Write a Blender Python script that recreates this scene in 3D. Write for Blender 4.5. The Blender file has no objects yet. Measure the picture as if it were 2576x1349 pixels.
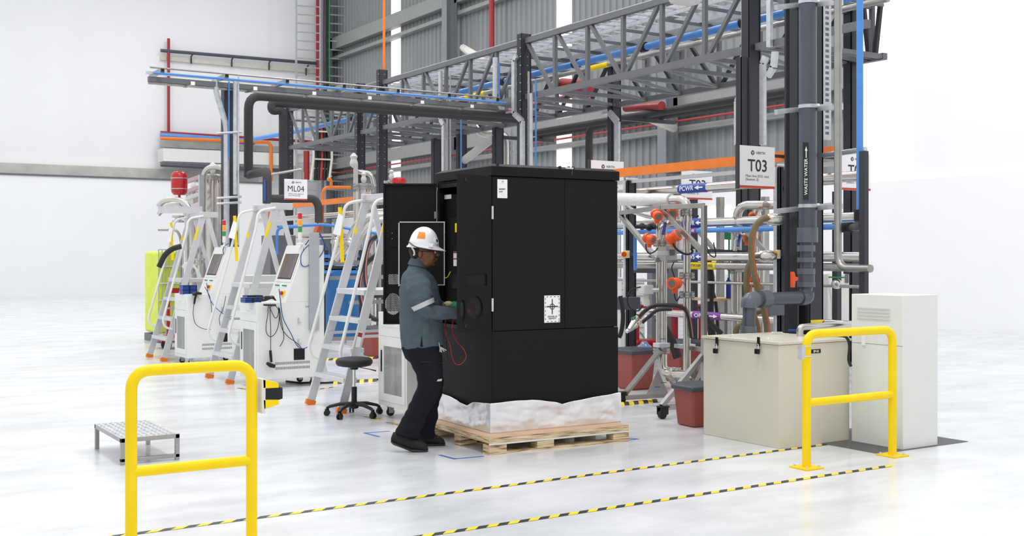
import bpy, math, random
from mathutils import Vector as V, Matrix, noise
random.seed(7)
SC = bpy.context.scene
COL = SC.collection
# ---------------------------------------------------------------- camera, world, lights, exposure
FPX, HOR, CAMH, YAW = 2850.0, 643.0, 1.5, math.radians(32.5)
FW = V((math.sin(YAW), math.cos(YAW), 0)); RT = V((math.cos(YAW), -math.sin(YAW), 0))
cam = bpy.data.cameras.new('camera'); camo = bpy.data.objects.new('camera', cam); COL.objects.link(camo)
camo.location = (0, 0, CAMH); camo.rotation_euler = (math.pi/2, 0, -YAW)
cam.sensor_width = 36; cam.lens = FPX/2576*36; cam.shift_y = -(674.5-HOR)/2576
cam.dof.use_dof = True; cam.dof.focus_distance = 9.0; cam.dof.aperture_fstop = 11.0
cam.clip_end = 200
SC.camera = camo
SC.view_settings.view_transform = 'Standard'; SC.view_settings.look = 'None'
SC.view_settings.gamma = 1; SC.view_settings.use_curve_mapping = False
SC.view_settings.exposure = 0.15
w = bpy.data.worlds.new('hall_daylight'); SC.world = w; w.use_nodes = True
nt = w.node_tree; bg = nt.nodes['Background']
tc = nt.nodes.new('ShaderNodeTexCoord'); sx = nt.nodes.new('ShaderNodeSeparateXYZ'); cr = nt.nodes.new('ShaderNodeValToRGB')
nt.links.new(tc.outputs['Generated'], sx.inputs[0]); nt.links.new(sx.outputs[2], cr.inputs[0]); nt.links.new(cr.outputs[0], bg.inputs[0])
cr.color_ramp.elements[0].position = 0.0; cr.color_ramp.elements[0].color = (.80, .81, .83, 1)
cr.color_ramp.elements[1].position = 0.55; cr.color_ramp.elements[1].color = (1, 1, 1, 1)
bg.inputs[1].default_value = .95
def area(name, loc, sx_, sy_, e, col=(1, 1, 1), rot=(0, 0, 0)):
    l = bpy.data.lights.new(name, 'AREA'); l.shape = 'RECTANGLE'; l.size = sx_; l.size_y = sy_; l.energy = e; l.color = col
    o = bpy.data.objects.new(name, l); COL.objects.link(o); o.location = loc; o.rotation_euler = rot
for i, (x, y) in enumerate(((3, 3), (3, 12), (3, 22), (12, 8), (12, 18), (12, 30), (4, 34), (8, 38), (14, 40))):
    area('high_bay_lamp', (x, y, 12.5), 2.0, 2.0, 330 if y < 32 else 110)  # unseen roof lamps; the ones by the far wall are added to brighten it
# ---------------------------------------------------------------- placing helpers (a ray of the survey camera met with real planes)
def ray(px, py): return FW + RT*((px-1288)/FPX) + V((0, 0, 1))*((HOR-py)/FPX)
O0 = V((0, 0, CAMH))
def AD(px, py, d): return O0 + ray(px, py)*d
def fl(px, py, z=0.0): r = ray(px, py); return O0 + r*((z-CAMH)/r.z)
def onX(px, py, x): r = ray(px, py); return O0 + r*(x/r.x)
def onY(px, py, y): r = ray(px, py); return O0 + r*(y/r.y)
def onP(px, py, p, n): r = ray(px, py); return O0 + r*((p-O0).dot(n)/r.dot(n))
# ---------------------------------------------------------------- mesh builder
Z = V((0, 0, 1))
class MB:
    def __init__(s): s.v = []; s.f = []; s.m = []
    def add(s, vs, fs, mi=0):
        b = len(s.v); s.v += [V(p) for p in vs]
        for f in fs: s.f.append([b+i for i in f]); s.m.append(mi)
        return s
    def box(s, a, b, mi=0):
        x0, y0, z0 = [min(a[i], b[i]) for i in range(3)]; x1, y1, z1 = [max(a[i], b[i]) for i in range(3)]
        return s.add([(x0,y0,z0),(x1,y0,z0),(x1,y1,z0),(x0,y1,z0),(x0,y0,z1),(x1,y0,z1),(x1,y1,z1),(x0,y1,z1)],
                     [(3,2,1,0),(4,5,6,7),(0,1,5,4),(1,2,6,5),(2,3,7,6),(3,0,4,7)], mi)
    def beam(s, p, q, w, h, up=Z, mi=0):
        p = V(p); q = V(q); d = (q-p).normalized(); up = V(up)
        if abs(d.dot(up)) > .98: up = V((0, 1, 0)) if abs(d.y) < .9 else V((1, 0, 0))
        a = d.cross(up).normalized(); u = a.cross(d).normalized(); a = a*(w/2); u = u*(h/2)
        return s.add([p-a-u, p+a-u, p+a+u, p-a+u, q-a-u, q+a-u, q+a+u, q-a+u],
                     [(0,1,2,3),(7,6,5,4),(4,5,1,0),(5,6,2,1),(6,7,3,2),(7,4,0,3)], mi)
    def tube(s, pts, r, seg=10, cap=True, mi=0, flat=1.0):
        pts = [V(p) for p in pts]; n = len(pts); rs = r if isinstance(r, (list, tuple)) else [r]*n
        d = [(pts[min(i+1, n-1)]-pts[max(i-1, 0)]).normalized() for i in range(n)]
        a = d[0].cross(Z)
        if a.length < .05: a = d[0].cross(V((0, 1, 0)))
        a.normalize(); vs = []
        for i in range(n):
            a = (a-d[i]*a.dot(d[i])).normalized(); b = d[i].cross(a)
            for k in range(seg):
                t = 2*math.pi*k/seg; vs.append(pts[i]+(a*math.cos(t)+b*math.sin(t)*flat)*rs[i])
        fs = [(i*seg+k, i*seg+(k+1) % seg, (i+1)*seg+(k+1) % seg, (i+1)*seg+k) for i in range(n-1) for k in range(seg)]
        if cap: fs += [tuple(range(seg-1, -1, -1)), tuple((n-1)*seg+k for k in range(seg))]
        return s.add(vs, fs, mi)
    def lathe(s, prof, c=(0, 0, 0), ax=Z, seg=20, mi=0, sx=1.0):
        ax = V(ax).normalized(); a = ax.cross(V((0, 1, 0)) if abs(ax.y) < .9 else V((1, 0, 0))).normalized(); b = ax.cross(a); c = V(c)
        vs = []
        for r, z in prof:
            for k in range(seg):
                t = 2*math.pi*k/seg; vs.append(c+ax*z+(a*math.cos(t)*sx+b*math.sin(t))*max(r, 1e-4))
        n = len(prof)
        fs = [(i*seg+k, i*seg+(k+1) % seg, (i+1)*seg+(k+1) % seg, (i+1)*seg+k) for i in range(n-1) for k in range(seg)]
        fs += [tuple(range(seg-1, -1, -1)), tuple((n-1)*seg+k for k in range(seg))]
        return s.add(vs, fs, mi)
    def ball(s, c, rx, ry=None, rz=None, seg=14, mi=0):
        ry = ry or rx; rz = rz or rx; n = seg//2+1; vs = []; c = V(c)
        for i in range(n):
            p = math.pi*i/(n-1)
            for k in range(seg):
                t = 2*math.pi*k/seg; q = max(math.sin(p), 1e-3)
                vs.append(c+V((rx*q*math.cos(t), ry*q*math.sin(t), rz*math.cos(p))))
        return s.add(vs, [(i*seg+k, (i+1)*seg+k, (i+1)*seg+(k+1) % seg, i*seg+(k+1) % seg) for i in range(n-1) for k in range(seg)], mi)
    def prism(s, poly, vec, mi=0):
        n = len(poly); vec = V(vec); p = [V(q) for q in poly]
        return s.add(p+[q+vec for q in p], [tuple(range(n-1, -1, -1)), tuple(range(n, 2*n))]+[(i, (i+1) % n, n+(i+1) % n, n+i) for i in range(n)], mi)
    def grid(s, fn, nu, nv, mi=0):
        vs = [fn(i/nu, j/nv) for j in range(nv+1) for i in range(nu+1)]
        return s.add(vs, [(j*(nu+1)+i, j*(nu+1)+i+1, (j+1)*(nu+1)+i+1, (j+1)*(nu+1)+i) for j in range(nv) for i in range(nu)], mi)
def bend(pts, rad, n=5):
    pts = [V(p) for p in pts]; out = [pts[0]]
    for i in range(1, len(pts)-1):
        p, c, q = pts[i-1], pts[i], pts[i+1]; a = p-c; b = q-c
        r = min(rad, a.length*.49, b.length*.49); a = c+a.normalized()*r; b = c+b.normalized()*r
        for k in range(n+1):
            t = k/n; out.append(a*(1-t)**2+c*2*t*(1-t)+b*t*t)
    return out+[pts[-1]]
def smooth_path(pts, n=8):
    pts = [V(p) for p in pts]; P = [pts[0]]+pts+[pts[-1]]; out = []
    for i in range(1, len(P)-2):
        a, b, c, d = P[i-1:i+3]
        for k in range(n):
            t = k/n; out.append(.5*((2*b)+(c-a)*t+(2*a-5*b+4*c-d)*t*t+(3*b-a-3*c+d)*t**3))
    return out+[pts[-1]]
MX = {}
def tagit(o, label=None, cat=None, group=None, kind=None):
    if label: o['label'] = label
    if cat: o['category'] = cat
    if group: o['group'] = group
    if kind: o['kind'] = kind
    return o
def thing(name, label, cat, loc=(0, 0, 0), rz=0.0, group=None, kind=None):
    o = bpy.data.objects.new(name, None); COL.objects.link(o); o.empty_display_size = .1
    o.location = loc; o.rotation_euler = (0, 0, rz); MX[o.name] = Matrix.Translation(V(loc)) @ Matrix.Rotation(rz, 4, 'Z')
    return tagit(o, label, cat, group, kind)
def finish(me, mats, ang=38):
    for m in mats: me.materials.append(m)
    me.shade_smooth(); me.set_sharp_from_angle(angle=math.radians(ang))
def build(name, mb, mat, parent=None, bevel=0, local=False, label=None, ang=38, mods=None):
    vs = mb.v
    if parent is None:
        xs = [p.x for p in vs]; ys = [p.y for p in vs]; zs = [p.z for p in vs]
        org = V(((min(xs)+max(xs))/2, (min(ys)+max(ys))/2, min(zs))); vs = [p-org for p in vs]; mw = Matrix.Translation(org)
    elif local: mw = MX[parent.name]
    else:
        mw = MX[parent.name]; inv = mw.inverted(); vs = [inv @ p for p in vs]
    me = bpy.data.meshes.new(name); me.from_pydata([tuple(p) for p in vs], [], mb.f)
    me.polygons.foreach_set('material_index', mb.m)
    finish(me, mat if isinstance(mat, (list, tuple)) else [mat], ang); me.update()
    o = bpy.data.objects.new(name, me); COL.objects.link(o); MX[o.name] = mw
    if parent is None: o.location = org
    else: o.parent = parent
    if bevel:
        b = o.modifiers.new('bevel', 'BEVEL'); b.width = bevel; b.segments = 2; b.limit_method = 'ANGLE'; b.angle_limit = math.radians(40)
    if label: o['label'] = label
    return o
def single(name, mb, mat, label, cat, group=None, **k): return tagit(build(name, mb, mat, None, **k), label, cat, group)
def struct(name, mb, mat, **k): return tagit(build(name, mb, mat, None, **k), kind='structure')
def copy_tree(o, parent=None):
    c = o.copy(); COL.objects.link(c); c.parent = parent
    for ch in o.children: copy_tree(ch, c)
    return c
def text(body, org, right, up, mat, parent, w=None, h=None, bold=0.0, name='lettering', align='C', lift=.0015):
    cu = bpy.data.curves.new('t', 'FONT'); cu.body = body; cu.size = 1; cu.offset = bold; cu.resolution_u = 3; cu.space_line = .95
    if align == 'C': cu.align_x = 'CENTER'
    to = bpy.data.objects.new('t', cu); COL.objects.link(to)
    me = bpy.data.meshes.new_from_object(to); bpy.data.objects.remove(to)
    xs = [v.co.x for v in me.vertices]; ys = [v.co.y for v in me.vertices]
    x0, x1, y0, y1 = min(xs), max(xs), min(ys), max(ys); sx = w/(x1-x0) if w else None; sy = h/(y1-y0) if h else None
    sx = sx or sy; sy = sy or sx
    right = V(right).normalized(); up = V(up).normalized(); n = right.cross(up)
    if align == 'C': cx = (x0+x1)/2
    else: cx = x0
    mw = MX[parent.name]; inv = mw.inverted()
    for v in me.vertices: v.co = inv @ (V(org)+right*((v.co.x-cx)*sx)+up*((v.co.y-(y0+y1)/2)*sy)+n*lift)
    me.materials.append(mat); o = bpy.data.objects.new(name, me); COL.objects.link(o); o.parent = parent; MX[o.name] = mw
    return o
# ---------------------------------------------------------------- materials
def lin(c):
    if isinstance(c, str): c = [int(c[i:i+2], 16)/255 for i in (0, 2, 4)]
    return tuple((x/12.92 if x <= .04045 else ((x+.055)/1.055)**2.4) for x in c)+(1,)
def mat(name, col, rough=.5, metal=0.0, var=.06, scale=6, bump=0.0, bscale=60, spec=.5, emit=0, alpha=1, trans=0, coat=0):
    m = bpy.data.materials.new(name); m.use_nodes = True; n = m.node_tree; b = n.nodes['Principled BSDF']
    c = lin(col); b.inputs['Roughness'].default_value = rough; b.inputs['Metallic'].default_value = metal
    b.inputs['Specular IOR Level'].default_value = spec
    tc = n.nodes.new('ShaderNodeTexCoord'); nz = n.nodes.new('ShaderNodeTexNoise'); nz.inputs['Scale'].default_value = scale; nz.inputs['Detail'].default_value = 4
    n.links.new(tc.outputs['Object'], nz.inputs['Vector'])
    rp = n.nodes.new('ShaderNodeValToRGB'); rp.color_ramp.elements[0].position = .3; rp.color_ramp.elements[1].position = .7
    rp.color_ramp.elements[0].color = tuple(x*(1-var) for x in c[:3])+(1,); rp.color_ramp.elements[1].color = tuple(min(1, x*(1+var)) for x in c[:3])+(1,)
    n.links.new(nz.outputs['Fac'], rp.inputs[0]); n.links.new(rp.outputs[0], b.inputs['Base Color'])
    if bump:
        n2 = n.nodes.new('ShaderNodeTexNoise'); n2.inputs['Scale'].default_value = bscale; n.links.new(tc.outputs['Object'], n2.inputs['Vector'])
        bp = n.nodes.new('ShaderNodeBump'); bp.inputs['Strength'].default_value = bump; bp.inputs['Distance'].default_value = .01
        n.links.new(n2.outputs['Fac'], bp.inputs['Height']); n.links.new(bp.outputs[0], b.inputs['Normal'])
    if emit: b.inputs['Emission Color'].default_value = c; b.inputs['Emission Strength'].default_value = emit
    if alpha < 1: b.inputs['Alpha'].default_value = alpha
    if trans: b.inputs['Transmission Weight'].default_value = trans
    if coat: b.inputs['Coat Weight'].default_value = coat
    return m
M = dict(
 black=mat('black_powder_coat', '161617', .6, 0, .05, 3, .15, 400, .18), blackdk=mat('black_plastic', '111113', .45, 0, .05, spec=.4),
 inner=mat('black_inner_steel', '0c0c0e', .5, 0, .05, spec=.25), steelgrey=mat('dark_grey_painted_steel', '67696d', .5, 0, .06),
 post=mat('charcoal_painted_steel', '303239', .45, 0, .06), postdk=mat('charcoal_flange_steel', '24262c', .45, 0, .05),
 white=mat('white_powder_coat', 'e2e4e0', .4, 0, .02), offw=mat('off_white_plastic', 'd8d8d4', .45, 0, .03), paper=mat('white_paper', 'f0f0f2', .6, 0, .01),
 cream=mat('cream_painted_steel', 'd3cfbf', .32, 0, .05, 1.2), alu=mat('brushed_aluminium', 'd2d3d6', .42, .55, .05, 12), galv=mat('galvanised_steel', 'c6c9cd', .4, .6, .12, 14),
 ss=mat('stainless_steel', 'cfccc6', .22, .95, .06, 8), ssd=mat('satin_stainless_frame', 'a8a6a2', .35, .85, .08, 10), chrome=mat('chrome', 'dcdcdc', .12, 1, .02),
 yellow=mat('yellow_gloss_paint', 'f7d400', .35, 0, .03, spec=.3), hazy=mat('hazard_yellow', 'f2d21a', .5), hazk=mat('hazard_black', '2a2a2c', .5),
 orange=mat('orange_paint', 'e5781d', .4), rust=mat('orange_steel_post', 'c75a17', .45), orng2=mat('orange_transmitter_enamel', 'e8581c', .35),
 red=mat('red_enamel', 'b8141c', .25, coat=.3), redp=mat('red_pipe_paint', 'a02a2e', .45), brick=mat('terracotta_plastic', '96473f', .5), lid=mat('slate_plastic_lid', '3f454d', .45),
 blue=mat('blue_pipe_plastic', '4b8bd8', .35), bluedk=mat('dark_blue_plastic', '123c8c', .4), label_blue=mat('blue_pipe_label', '2e4ba0', .5), bluetape=mat('blue_floor_tape', '4a68b8', .5),
 insul=mat('black_foam_insulation', '3f3e3f', .75, 0, .08, bump=.3), pvc=mat('slate_grey_pvc', '4c515c', .32, 0, .05), pvcl=mat('light_slate_pvc', '5e636d', .35, 0, .05),
 rubber=mat('black_rubber', '1a1a1c', .6, 0, .05), green=mat('green_enamel', '2c8f57', .4), olive=mat('olive_hose', '6e6546', .5, 0, .15, 20), purple=mat('purple_pipe_label', '7b3a97', .5),
 hose=mat('black_hose', '222024', .5), pink=mat('pink_hose_stripe', 'c98080', .5), text=mat('dark_grey_ink', '2c2e33', .6, 0, .0), white_ink=mat('white_ink', 'f4f4f4', .6, 0, 0),
 skin=mat('brown_skin', '7b4f3a', .5, 0, .08, 30, spec=.35), hair=mat('black_hair', '15110f', .7, 0, .1), shirt=mat('blue_grey_polo_cloth', '4f5a62', .85, 0, .06, 8, .2, 500, .2),
 pants=mat('near_black_work_cloth', '1a1b22', .85, 0, .1, 8, .2, 400, .15), reflec=mat('silver_reflective_tape', 'b9bcbc', .5, .2), shoe=mat('black_suede', '222224', .7, 0, .15, 40, .3, 200, .3), sole=mat('dark_rubber_sole', '38383a', .7),
 helmet=mat('white_gloss_shell', 'eef0f5', .22, 0, .01, coat=.4), glove=mat('green_knit', '2d7a63', .8), glovec=mat('cream_knit', 'cfc594', .8),
 concrete=mat('pale_concrete', 'c9c8c2', .7, 0, .12, 2), wallw=mat('white_wall_paint', 'f2f3f5', .7, 0, .015, .5), girt=mat('grey_wall_girt', '8f9190', .5), colm=mat('mid_grey_column_paint', '7f8388', .5),
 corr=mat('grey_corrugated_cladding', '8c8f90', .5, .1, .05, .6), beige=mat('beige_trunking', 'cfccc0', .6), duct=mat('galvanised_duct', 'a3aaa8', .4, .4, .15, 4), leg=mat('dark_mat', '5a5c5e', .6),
 glass_dk=mat('cabinet_window', 'b4b6b4', .12, 0, .02, alpha=.45), jug=mat('clear_blue_jug', '7f95bb', .15, 0, .05, alpha=.75), screen=mat('dim_touchscreen', '5c4a48', .08, 0, .25, 3, spec=.8),
 ibc=mat('fluorescent_yellow_tank', 'd7e62e', .4, 0, .05), wrap=mat('white_plastic_wrap', 'dfdfdd', .3, 0, .06, 20, .6, 60), mach_blue=mat('blue_machine_paint', '2a6fae', .4), door_red=mat('crimson_trolley_paint', 'b3202f', .4),
 grn_l=mat('green_lens', '2f8a4a', .3, emit=.15), amb_l=mat('amber_lens', 'ee8a10', .3, emit=.25), red_l=mat('red_lens', 'c31a2c', .3, emit=.15), led=mat('green_led', '6cffa0', .3, emit=2.5),
 lamp=mat('lit_tube', 'ffffff', .4, 0, 0, emit=3), sticker=mat('orange_sticker', 'f09230', .5), ywarn=mat('yellow_warning_sticker', 'f4d712', .5), pinkk=mat('dusty_pink_bracket', 'b9a6ab', .5), foilw=mat('white_lining', 'dcdcd6', .6))
def win_mat():
    m = mat('translucent_rooflight', 'ffffff', .4, 0, 0, emit=1.15); return m
M['duct_lilac'] = mat('lilac_grey_plastic', 'a9abb0', .5)
M['lens'] = mat('clear_safety_lens', '8d9090', .05, 0, 0, alpha=.22)
M['signred'] = mat('brick_red_print', 'c9442f', .5)
M['window'] = win_mat()
def floor_mat():
    m = bpy.data.materials.new('epoxy_floor'); m.use_nodes = True; n = m.node_tree; b = n.nodes['Principled BSDF']
    tc = n.nodes.new('ShaderNodeTexCoord'); mp = n.nodes.new('ShaderNodeMapping'); mp.inputs['Scale'].default_value = (.8, 1.6, 1)
    a = n.nodes.new('ShaderNodeTexNoise'); a.inputs['Scale'].default_value = 1.6; a.inputs['Detail'].default_value = 7; a.inputs['Roughness'].default_value = .6
    n.links.new(tc.outputs['Object'], mp.inputs[0]); n.links.new(mp.outputs[0], a.inputs['Vector'])
    r = n.nodes.new('ShaderNodeValToRGB'); r.color_ramp.elements[0].position = .32; r.color_ramp.elements[0].color = (.585, .60, .63, 1)
    r.color_ramp.elements[1].position = .62; r.color_ramp.elements[1].color = (.72, .735, .76, 1)
    n.links.new(a.outputs['Fac'], r.inputs[0]); n.links.new(r.outputs[0], b.inputs['Base Color'])
    r2 = n.nodes.new('ShaderNodeMapRange'); r2.inputs[3].default_value = .12; r2.inputs[4].default_value = .32; n.links.new(a.outputs['Fac'], r2.inputs[0]); n.links.new(r2.outputs[0], b.inputs['Roughness'])
    return m
M['floor'] = floor_mat()
def ply_mat():
    m = bpy.data.materials.new('plywood_edge'); m.use_nodes = True; n = m.node_tree; b = n.nodes['Principled BSDF']; b.inputs['Roughness'].default_value = .7
    tc = n.nodes.new('ShaderNodeTexCoord'); mp = n.nodes.new('ShaderNodeMapping'); mp.inputs['Scale'].default_value = (5, 5, 110)
    a = n.nodes.new('ShaderNodeTexNoise'); a.inputs['Scale'].default_value = 1.0; a.inputs['Detail'].default_value = 3
    n.links.new(tc.outputs['Object'], mp.inputs[0]); n.links.new(mp.outputs[0], a.inputs['Vector'])
    r = n.nodes.new('ShaderNodeValToRGB'); e = r.color_ramp.elements; e[0].position = .36; e[0].color = lin('6e5238'); e[1].position = .46; e[1].color = lin('c4a982')
    e2 = r.color_ramp.elements.new(.62); e2.color = lin('e3cfae')
    n.links.new(a.outputs['Fac'], r.inputs[0]); n.links.new(r.outputs[0], b.inputs['Base Color']); return m
M['ply'] = ply_mat(); M['plytop'] = mat('plywood_face', 'd0ae90', .7, 0, .08, 5)
def foil_mat():
    m = mat('silver_foil', 'e6e6ea', .34, .55, .04, 3); n = m.node_tree; b = n.nodes['Principled BSDF']
    tc = n.nodes.new('ShaderNodeTexCoord'); a = n.nodes.new('ShaderNodeTexNoise'); a.inputs['Scale'].default_value = 2.6; a.inputs['Detail'].default_value = 2.2; a.inputs['Distortion'].default_value = 1.2
    n.links.new(tc.outputs['Object'], a.inputs['Vector']); bp = n.nodes.new('ShaderNodeBump'); bp.inputs['Strength'].default_value = .55; bp.inputs['Distance'].default_value = .05
    n.links.new(a.outputs['Fac'], bp.inputs['Height']); n.links.new(bp.outputs[0], b.inputs['Normal']); return m
M['foil'] = foil_mat()
def perf_mat(name, base, scale, open_a=True):   # perforated sheet: round holes cut by a hexagonal procedural pattern
    m = bpy.data.materials.new(name); m.use_nodes = True; n = m.node_tree; b = n.nodes['Principled BSDF']
    b.inputs['Base Color'].default_value = lin(base); b.inputs['Roughness'].default_value = .5; b.inputs['Specular IOR Level'].default_value = .3
    tc = n.nodes.new('ShaderNodeTexCoord'); sp = n.nodes.new('ShaderNodeSeparateXYZ'); n.links.new(tc.outputs['Object'], sp.inputs[0])
    def mth(op, a, c=None):
        k = n.nodes.new('ShaderNodeMath'); k.operation = op
        for i, v in enumerate((a, c)):
            if v is None: continue
            if hasattr(v, 'links'): n.links.new(v, k.inputs[i])
            else: k.inputs[i].default_value = v
        return k.outputs[0]
    hyp = mth('SQRT', mth('ADD', mth('MULTIPLY', sp.outputs[0], sp.outputs[0]), mth('MULTIPLY', sp.outputs[1], sp.outputs[1])))
    def cell(off):
        x = mth('SUBTRACT', mth('FRACT', mth('ADD', mth('MULTIPLY', hyp, scale), off)), .5)
        y = mth('SUBTRACT', mth('FRACT', mth('ADD', mth('MULTIPLY', sp.outputs[2], scale/1.732), off)), .5); y = mth('MULTIPLY', y, 1.732)
        return mth('SQRT', mth('ADD', mth('MULTIPLY', x, x), mth('MULTIPLY', y, y)))
    d = mth('MINIMUM', cell(0), cell(.5)); a = mth('GREATER_THAN', d, .36); n.links.new(a, b.inputs['Alpha']); return m
M['perf'] = perf_mat('perforated_black_sheet', '1c1c1e', 110)
def haz(mb, p, q, wd, n, zz, lean=1.0):   # striped tape between two floor points
    p = V(p); q = V(q); d = q-p; L = d.length; d.normalize(); a = Z.cross(d)*(wd/2); st = L/n
    for i in range(n):
        s0 = p+d*(st*i); s1 = p+d*(st*(i+.5)); s2 = p+d*(st*(i+1)); k = d*(wd*lean)
        up = V((0, 0, zz))
        c = [s0-a, s1-a, s1+a+k, s0+a+k]; mb.add([x+up for x in c], [(0, 1, 2, 3)], 0)
        c = [s1-a, s2-a, s2+a+k, s1+a+k]; mb.add([x+up for x in c], [(0, 1, 2, 3)], 1)
# ================================================================= the setting
struct('floor', MB().add([(-8, -3, 0), (20, -3, 0), (20, 46, 0), (-8, 46, 0), (-8, -3, -.2), (20, -3, -.2), (20, 46, -.2), (-8, 46, -.2)],
       [(0, 1, 2, 3), (7, 6, 5, 4), (0, 4, 5, 1), (1, 5, 6, 2), (2, 6, 7, 3), (3, 7, 4, 0)]), M['floor'])
XW, YW = 20.0, 46.0
def corr(y0, y1, z0, z1):
    mb = MB(); n = max(1, round((y1-y0)/.3)); p = (y1-y0)/n; vs = []; 
    for i in range(n):
        y = y0+i*p
        for (dy, dx) in ((0, 0), (.56, 0), (.66, -.05), (.90, -.05)): vs.append((y+dy*p, XW+dx))
    vs.append((y1, XW)); k = len(vs)
    mb.add([(x, y, z0) for y, x in vs]+[(x, y, z1) for y, x in vs], [(i, k+i, k+i+1, i+1) for i in range(k-1)])
    mb.box((XW+.06, y0, z0), (XW+.12, y1, z1)); return mb
m = MB()
for y0, y1 in ((16.95, 27.98), (28.83, 39.37), (40.27, 46.0)):
    c = corr(y0, y1, 3.1, 16); m.add(c.v, c.f)
struct('wall_right', m, M['corr'], ang=20)
struct('window_1', MB().box((XW, 27.98, 3.1), (XW+.05, 28.83, 16)), M['window'])
struct('window_2', MB().box((XW, 39.37, 3.1), (XW+.05, 40.27, 16)), M['window'])
struct('window_3', MB().box((XW, 15.6, 3.1), (XW+.05, 16.95, 16)), M['window'])
struct('wall_right_lower', MB().box((XW-.1, 6, 0), (XW+.1, 46, 3.1)), M['wallw'])
struct('wall_right_lining', MB().box((XW, 6, 3.1), (XW+.1, 15.6, 16)), M['wallw'])
struct('wall_left', MB().box((-8, YW, 0), (XW+.1, YW+.2, 16)), M['wallw'])
for i, (z0, z1, dx) in enumerate(((10.35, 10.85, .3), (9.92, 10.05, .25), (5.2, 5.65, .3), (4.75, 4.9, .25))):
    struct('trim_%d' % (i+1), MB().box((XW-dx-.06, 17.0, z0), (XW-.06, 45.9, z1)), M['girt'])
for i, y in enumerate((45.4, 34.6, 22.9)):   # building columns on the grey wall
    m = MB(); m.box((XW-.75, y-.15, 0), (XW-.73, y+.2, 16)); m.box((XW-.73, y+.01, 0), (XW-.36, y+.03, 16)); m.box((XW-.36, y-.15, 0), (XW-.34, y+.2, 16))
    single('building_column', m, M['colm'], ('grey H-section building column in the corner of the hall', 'grey H-section building column standing left of the red drop pipe', 'grey H-section building column behind the right truss bay')[i], 'column')
# windows of the low wall on the right
for i, y in enumerate((19.2, 21.0, 24.5, 26.5)):
    struct('window_%d' % (i+4), MB().box((XW-.14, y, 1.6), (XW-.1, y+1.1, 2.7)), M['window'])
# floor tapes
def tape(p, q, wd, n, label, zz=.002, lean=1.0, group=None):
    mb = MB(); haz(mb, p, q, wd, n, zz, lean); o = build('hazard_tape', mb, [M['hazk'], M['hazy']]); tagit(o, label, 'tape', group); return o
tape((1.0, 6.24, 0), (7.4, 6.24, 0), .05, 47, 'yellow and black floor tape running past the cream box')
tape((2.2, 5.36, 0), (6.6, 5.36, 0), .05, 32, 'yellow and black floor tape nearest the camera')
def btape(pts, label, wd=.03):
    mb = MB()
    for a, b in zip(pts, pts[1:]):
        a = V(a); b = V(b); d = (b-a).normalized(); s = Z.cross(d)*wd/2; mb.prism([a-s, b+d*wd/2-s, b+d*wd/2+s, a+s], (0, 0, .001))
    single('floor_tape', mb, M['bluetape'], label, 'tape')
btape([fl(1105, 1145), fl(1143, 1155), fl(1212, 1149)], 'blue corner tape on the floor in front of the worker')
btape([fl(980, 1085), fl(918, 1090), fl(952, 1099)], 'blue corner tape on the floor left of the worker')
btape([fl(1550, 1100), fl(1603, 1105), fl(1560, 1110)], 'blue corner tape beside the right end of the pallet')
# ---- far white wall services (plane Y = 45.8)
YS = 45.75
def ypipe(name, pts, r, mt, label, cat='pipe', rad=.3, seg=8, y=YS, group=None): 
    return single(name, MB().tube(bend([onY(a, b, y) for a, b in pts], rad), r, seg), M[mt], label, cat, group)
ypipe('grey_pipe', [(404, 127), (803, 160)], .07, 'pvc', 'dark grey pipe on brackets high on the white wall')
for i, (x, y) in enumerate(((487, 142), (589, 150), (683, 158), (776, 172))):
    m = MB().beam(onY(x, y-8, YS), onY(x-6, y, YS), .05, .05).beam(onY(x-6, y, YS), onY(x-6, y+18, YS+.1), .06, .06)
    single('pipe_bracket', m, M['post'], ['leftmost', 'second', 'third', 'rightmost'][i]+' small bracket under the dark pipe on the white wall', 'bracket', 'pipe brackets on the white wall')
single('trunking', MB().beam(onY(404, 146, YS+.15), onY(800, 181, YS+.15), .1, .16), M['beige'], 'beige trunking band along the white wall', 'trunking')
ypipe('fire_pipe', [(424, 97), (424, 331)], .06, 'redp', 'thin red vertical fire pipe on the left of the white wall')
ypipe('fire_pipe', [(801, 0), (801, 420)], .11, 'redp', 'thick red vertical fire pipe behind the tall cable ladders')
ypipe('fire_pipe', [(404, 333), (785, 357)], .06, 'redp', 'thin red horizontal fire pipe across the white wall')
ypipe('blue_pipe', [(404, 341), (640, 357)], .12, 'blue', 'thick blue horizontal pipe under the red pipe on the white wall', y=45.5)
ypipe('orange_pipe', [(404, 348), (676, 358), (682, 368), (682, 455)], .07, 'orange', 'orange pipe running along the white wall and turning down', y=44.7)
m = MB().beam(onY(404, 363, 45.5), onY(715, 378, 45.5), .3, .25)
single('galvanised_trunking', m, M['duct'], 'grey galvanised trunking along the white wall', 'trunking')
single('air_duct', MB().beam(onY(404, 391, 45.2), onY(760, 405, 45.2), .8, .5), M['white'], 'long white rectangular air duct on the white wall', 'duct')
ypipe('grey_pipe', [(404, 414), (720, 430)], .08, 'pvc', 'dark grey pipe below the long white air duct', y=44.9)
struct('trim_5', MB().box((3, 45.6, 4.5), (16.5, 45.95, 4.95)), M['concrete'])
struct('wall_left_partition', MB().box((-3, 44.9, 0), (16.5, 45.1, 4.45)), M['wallw'])
struct('trim_6', MB().box((-3, 44.85, 4.45), (16.5, 45.15, 4.52)), M['steelgrey'])
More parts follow.
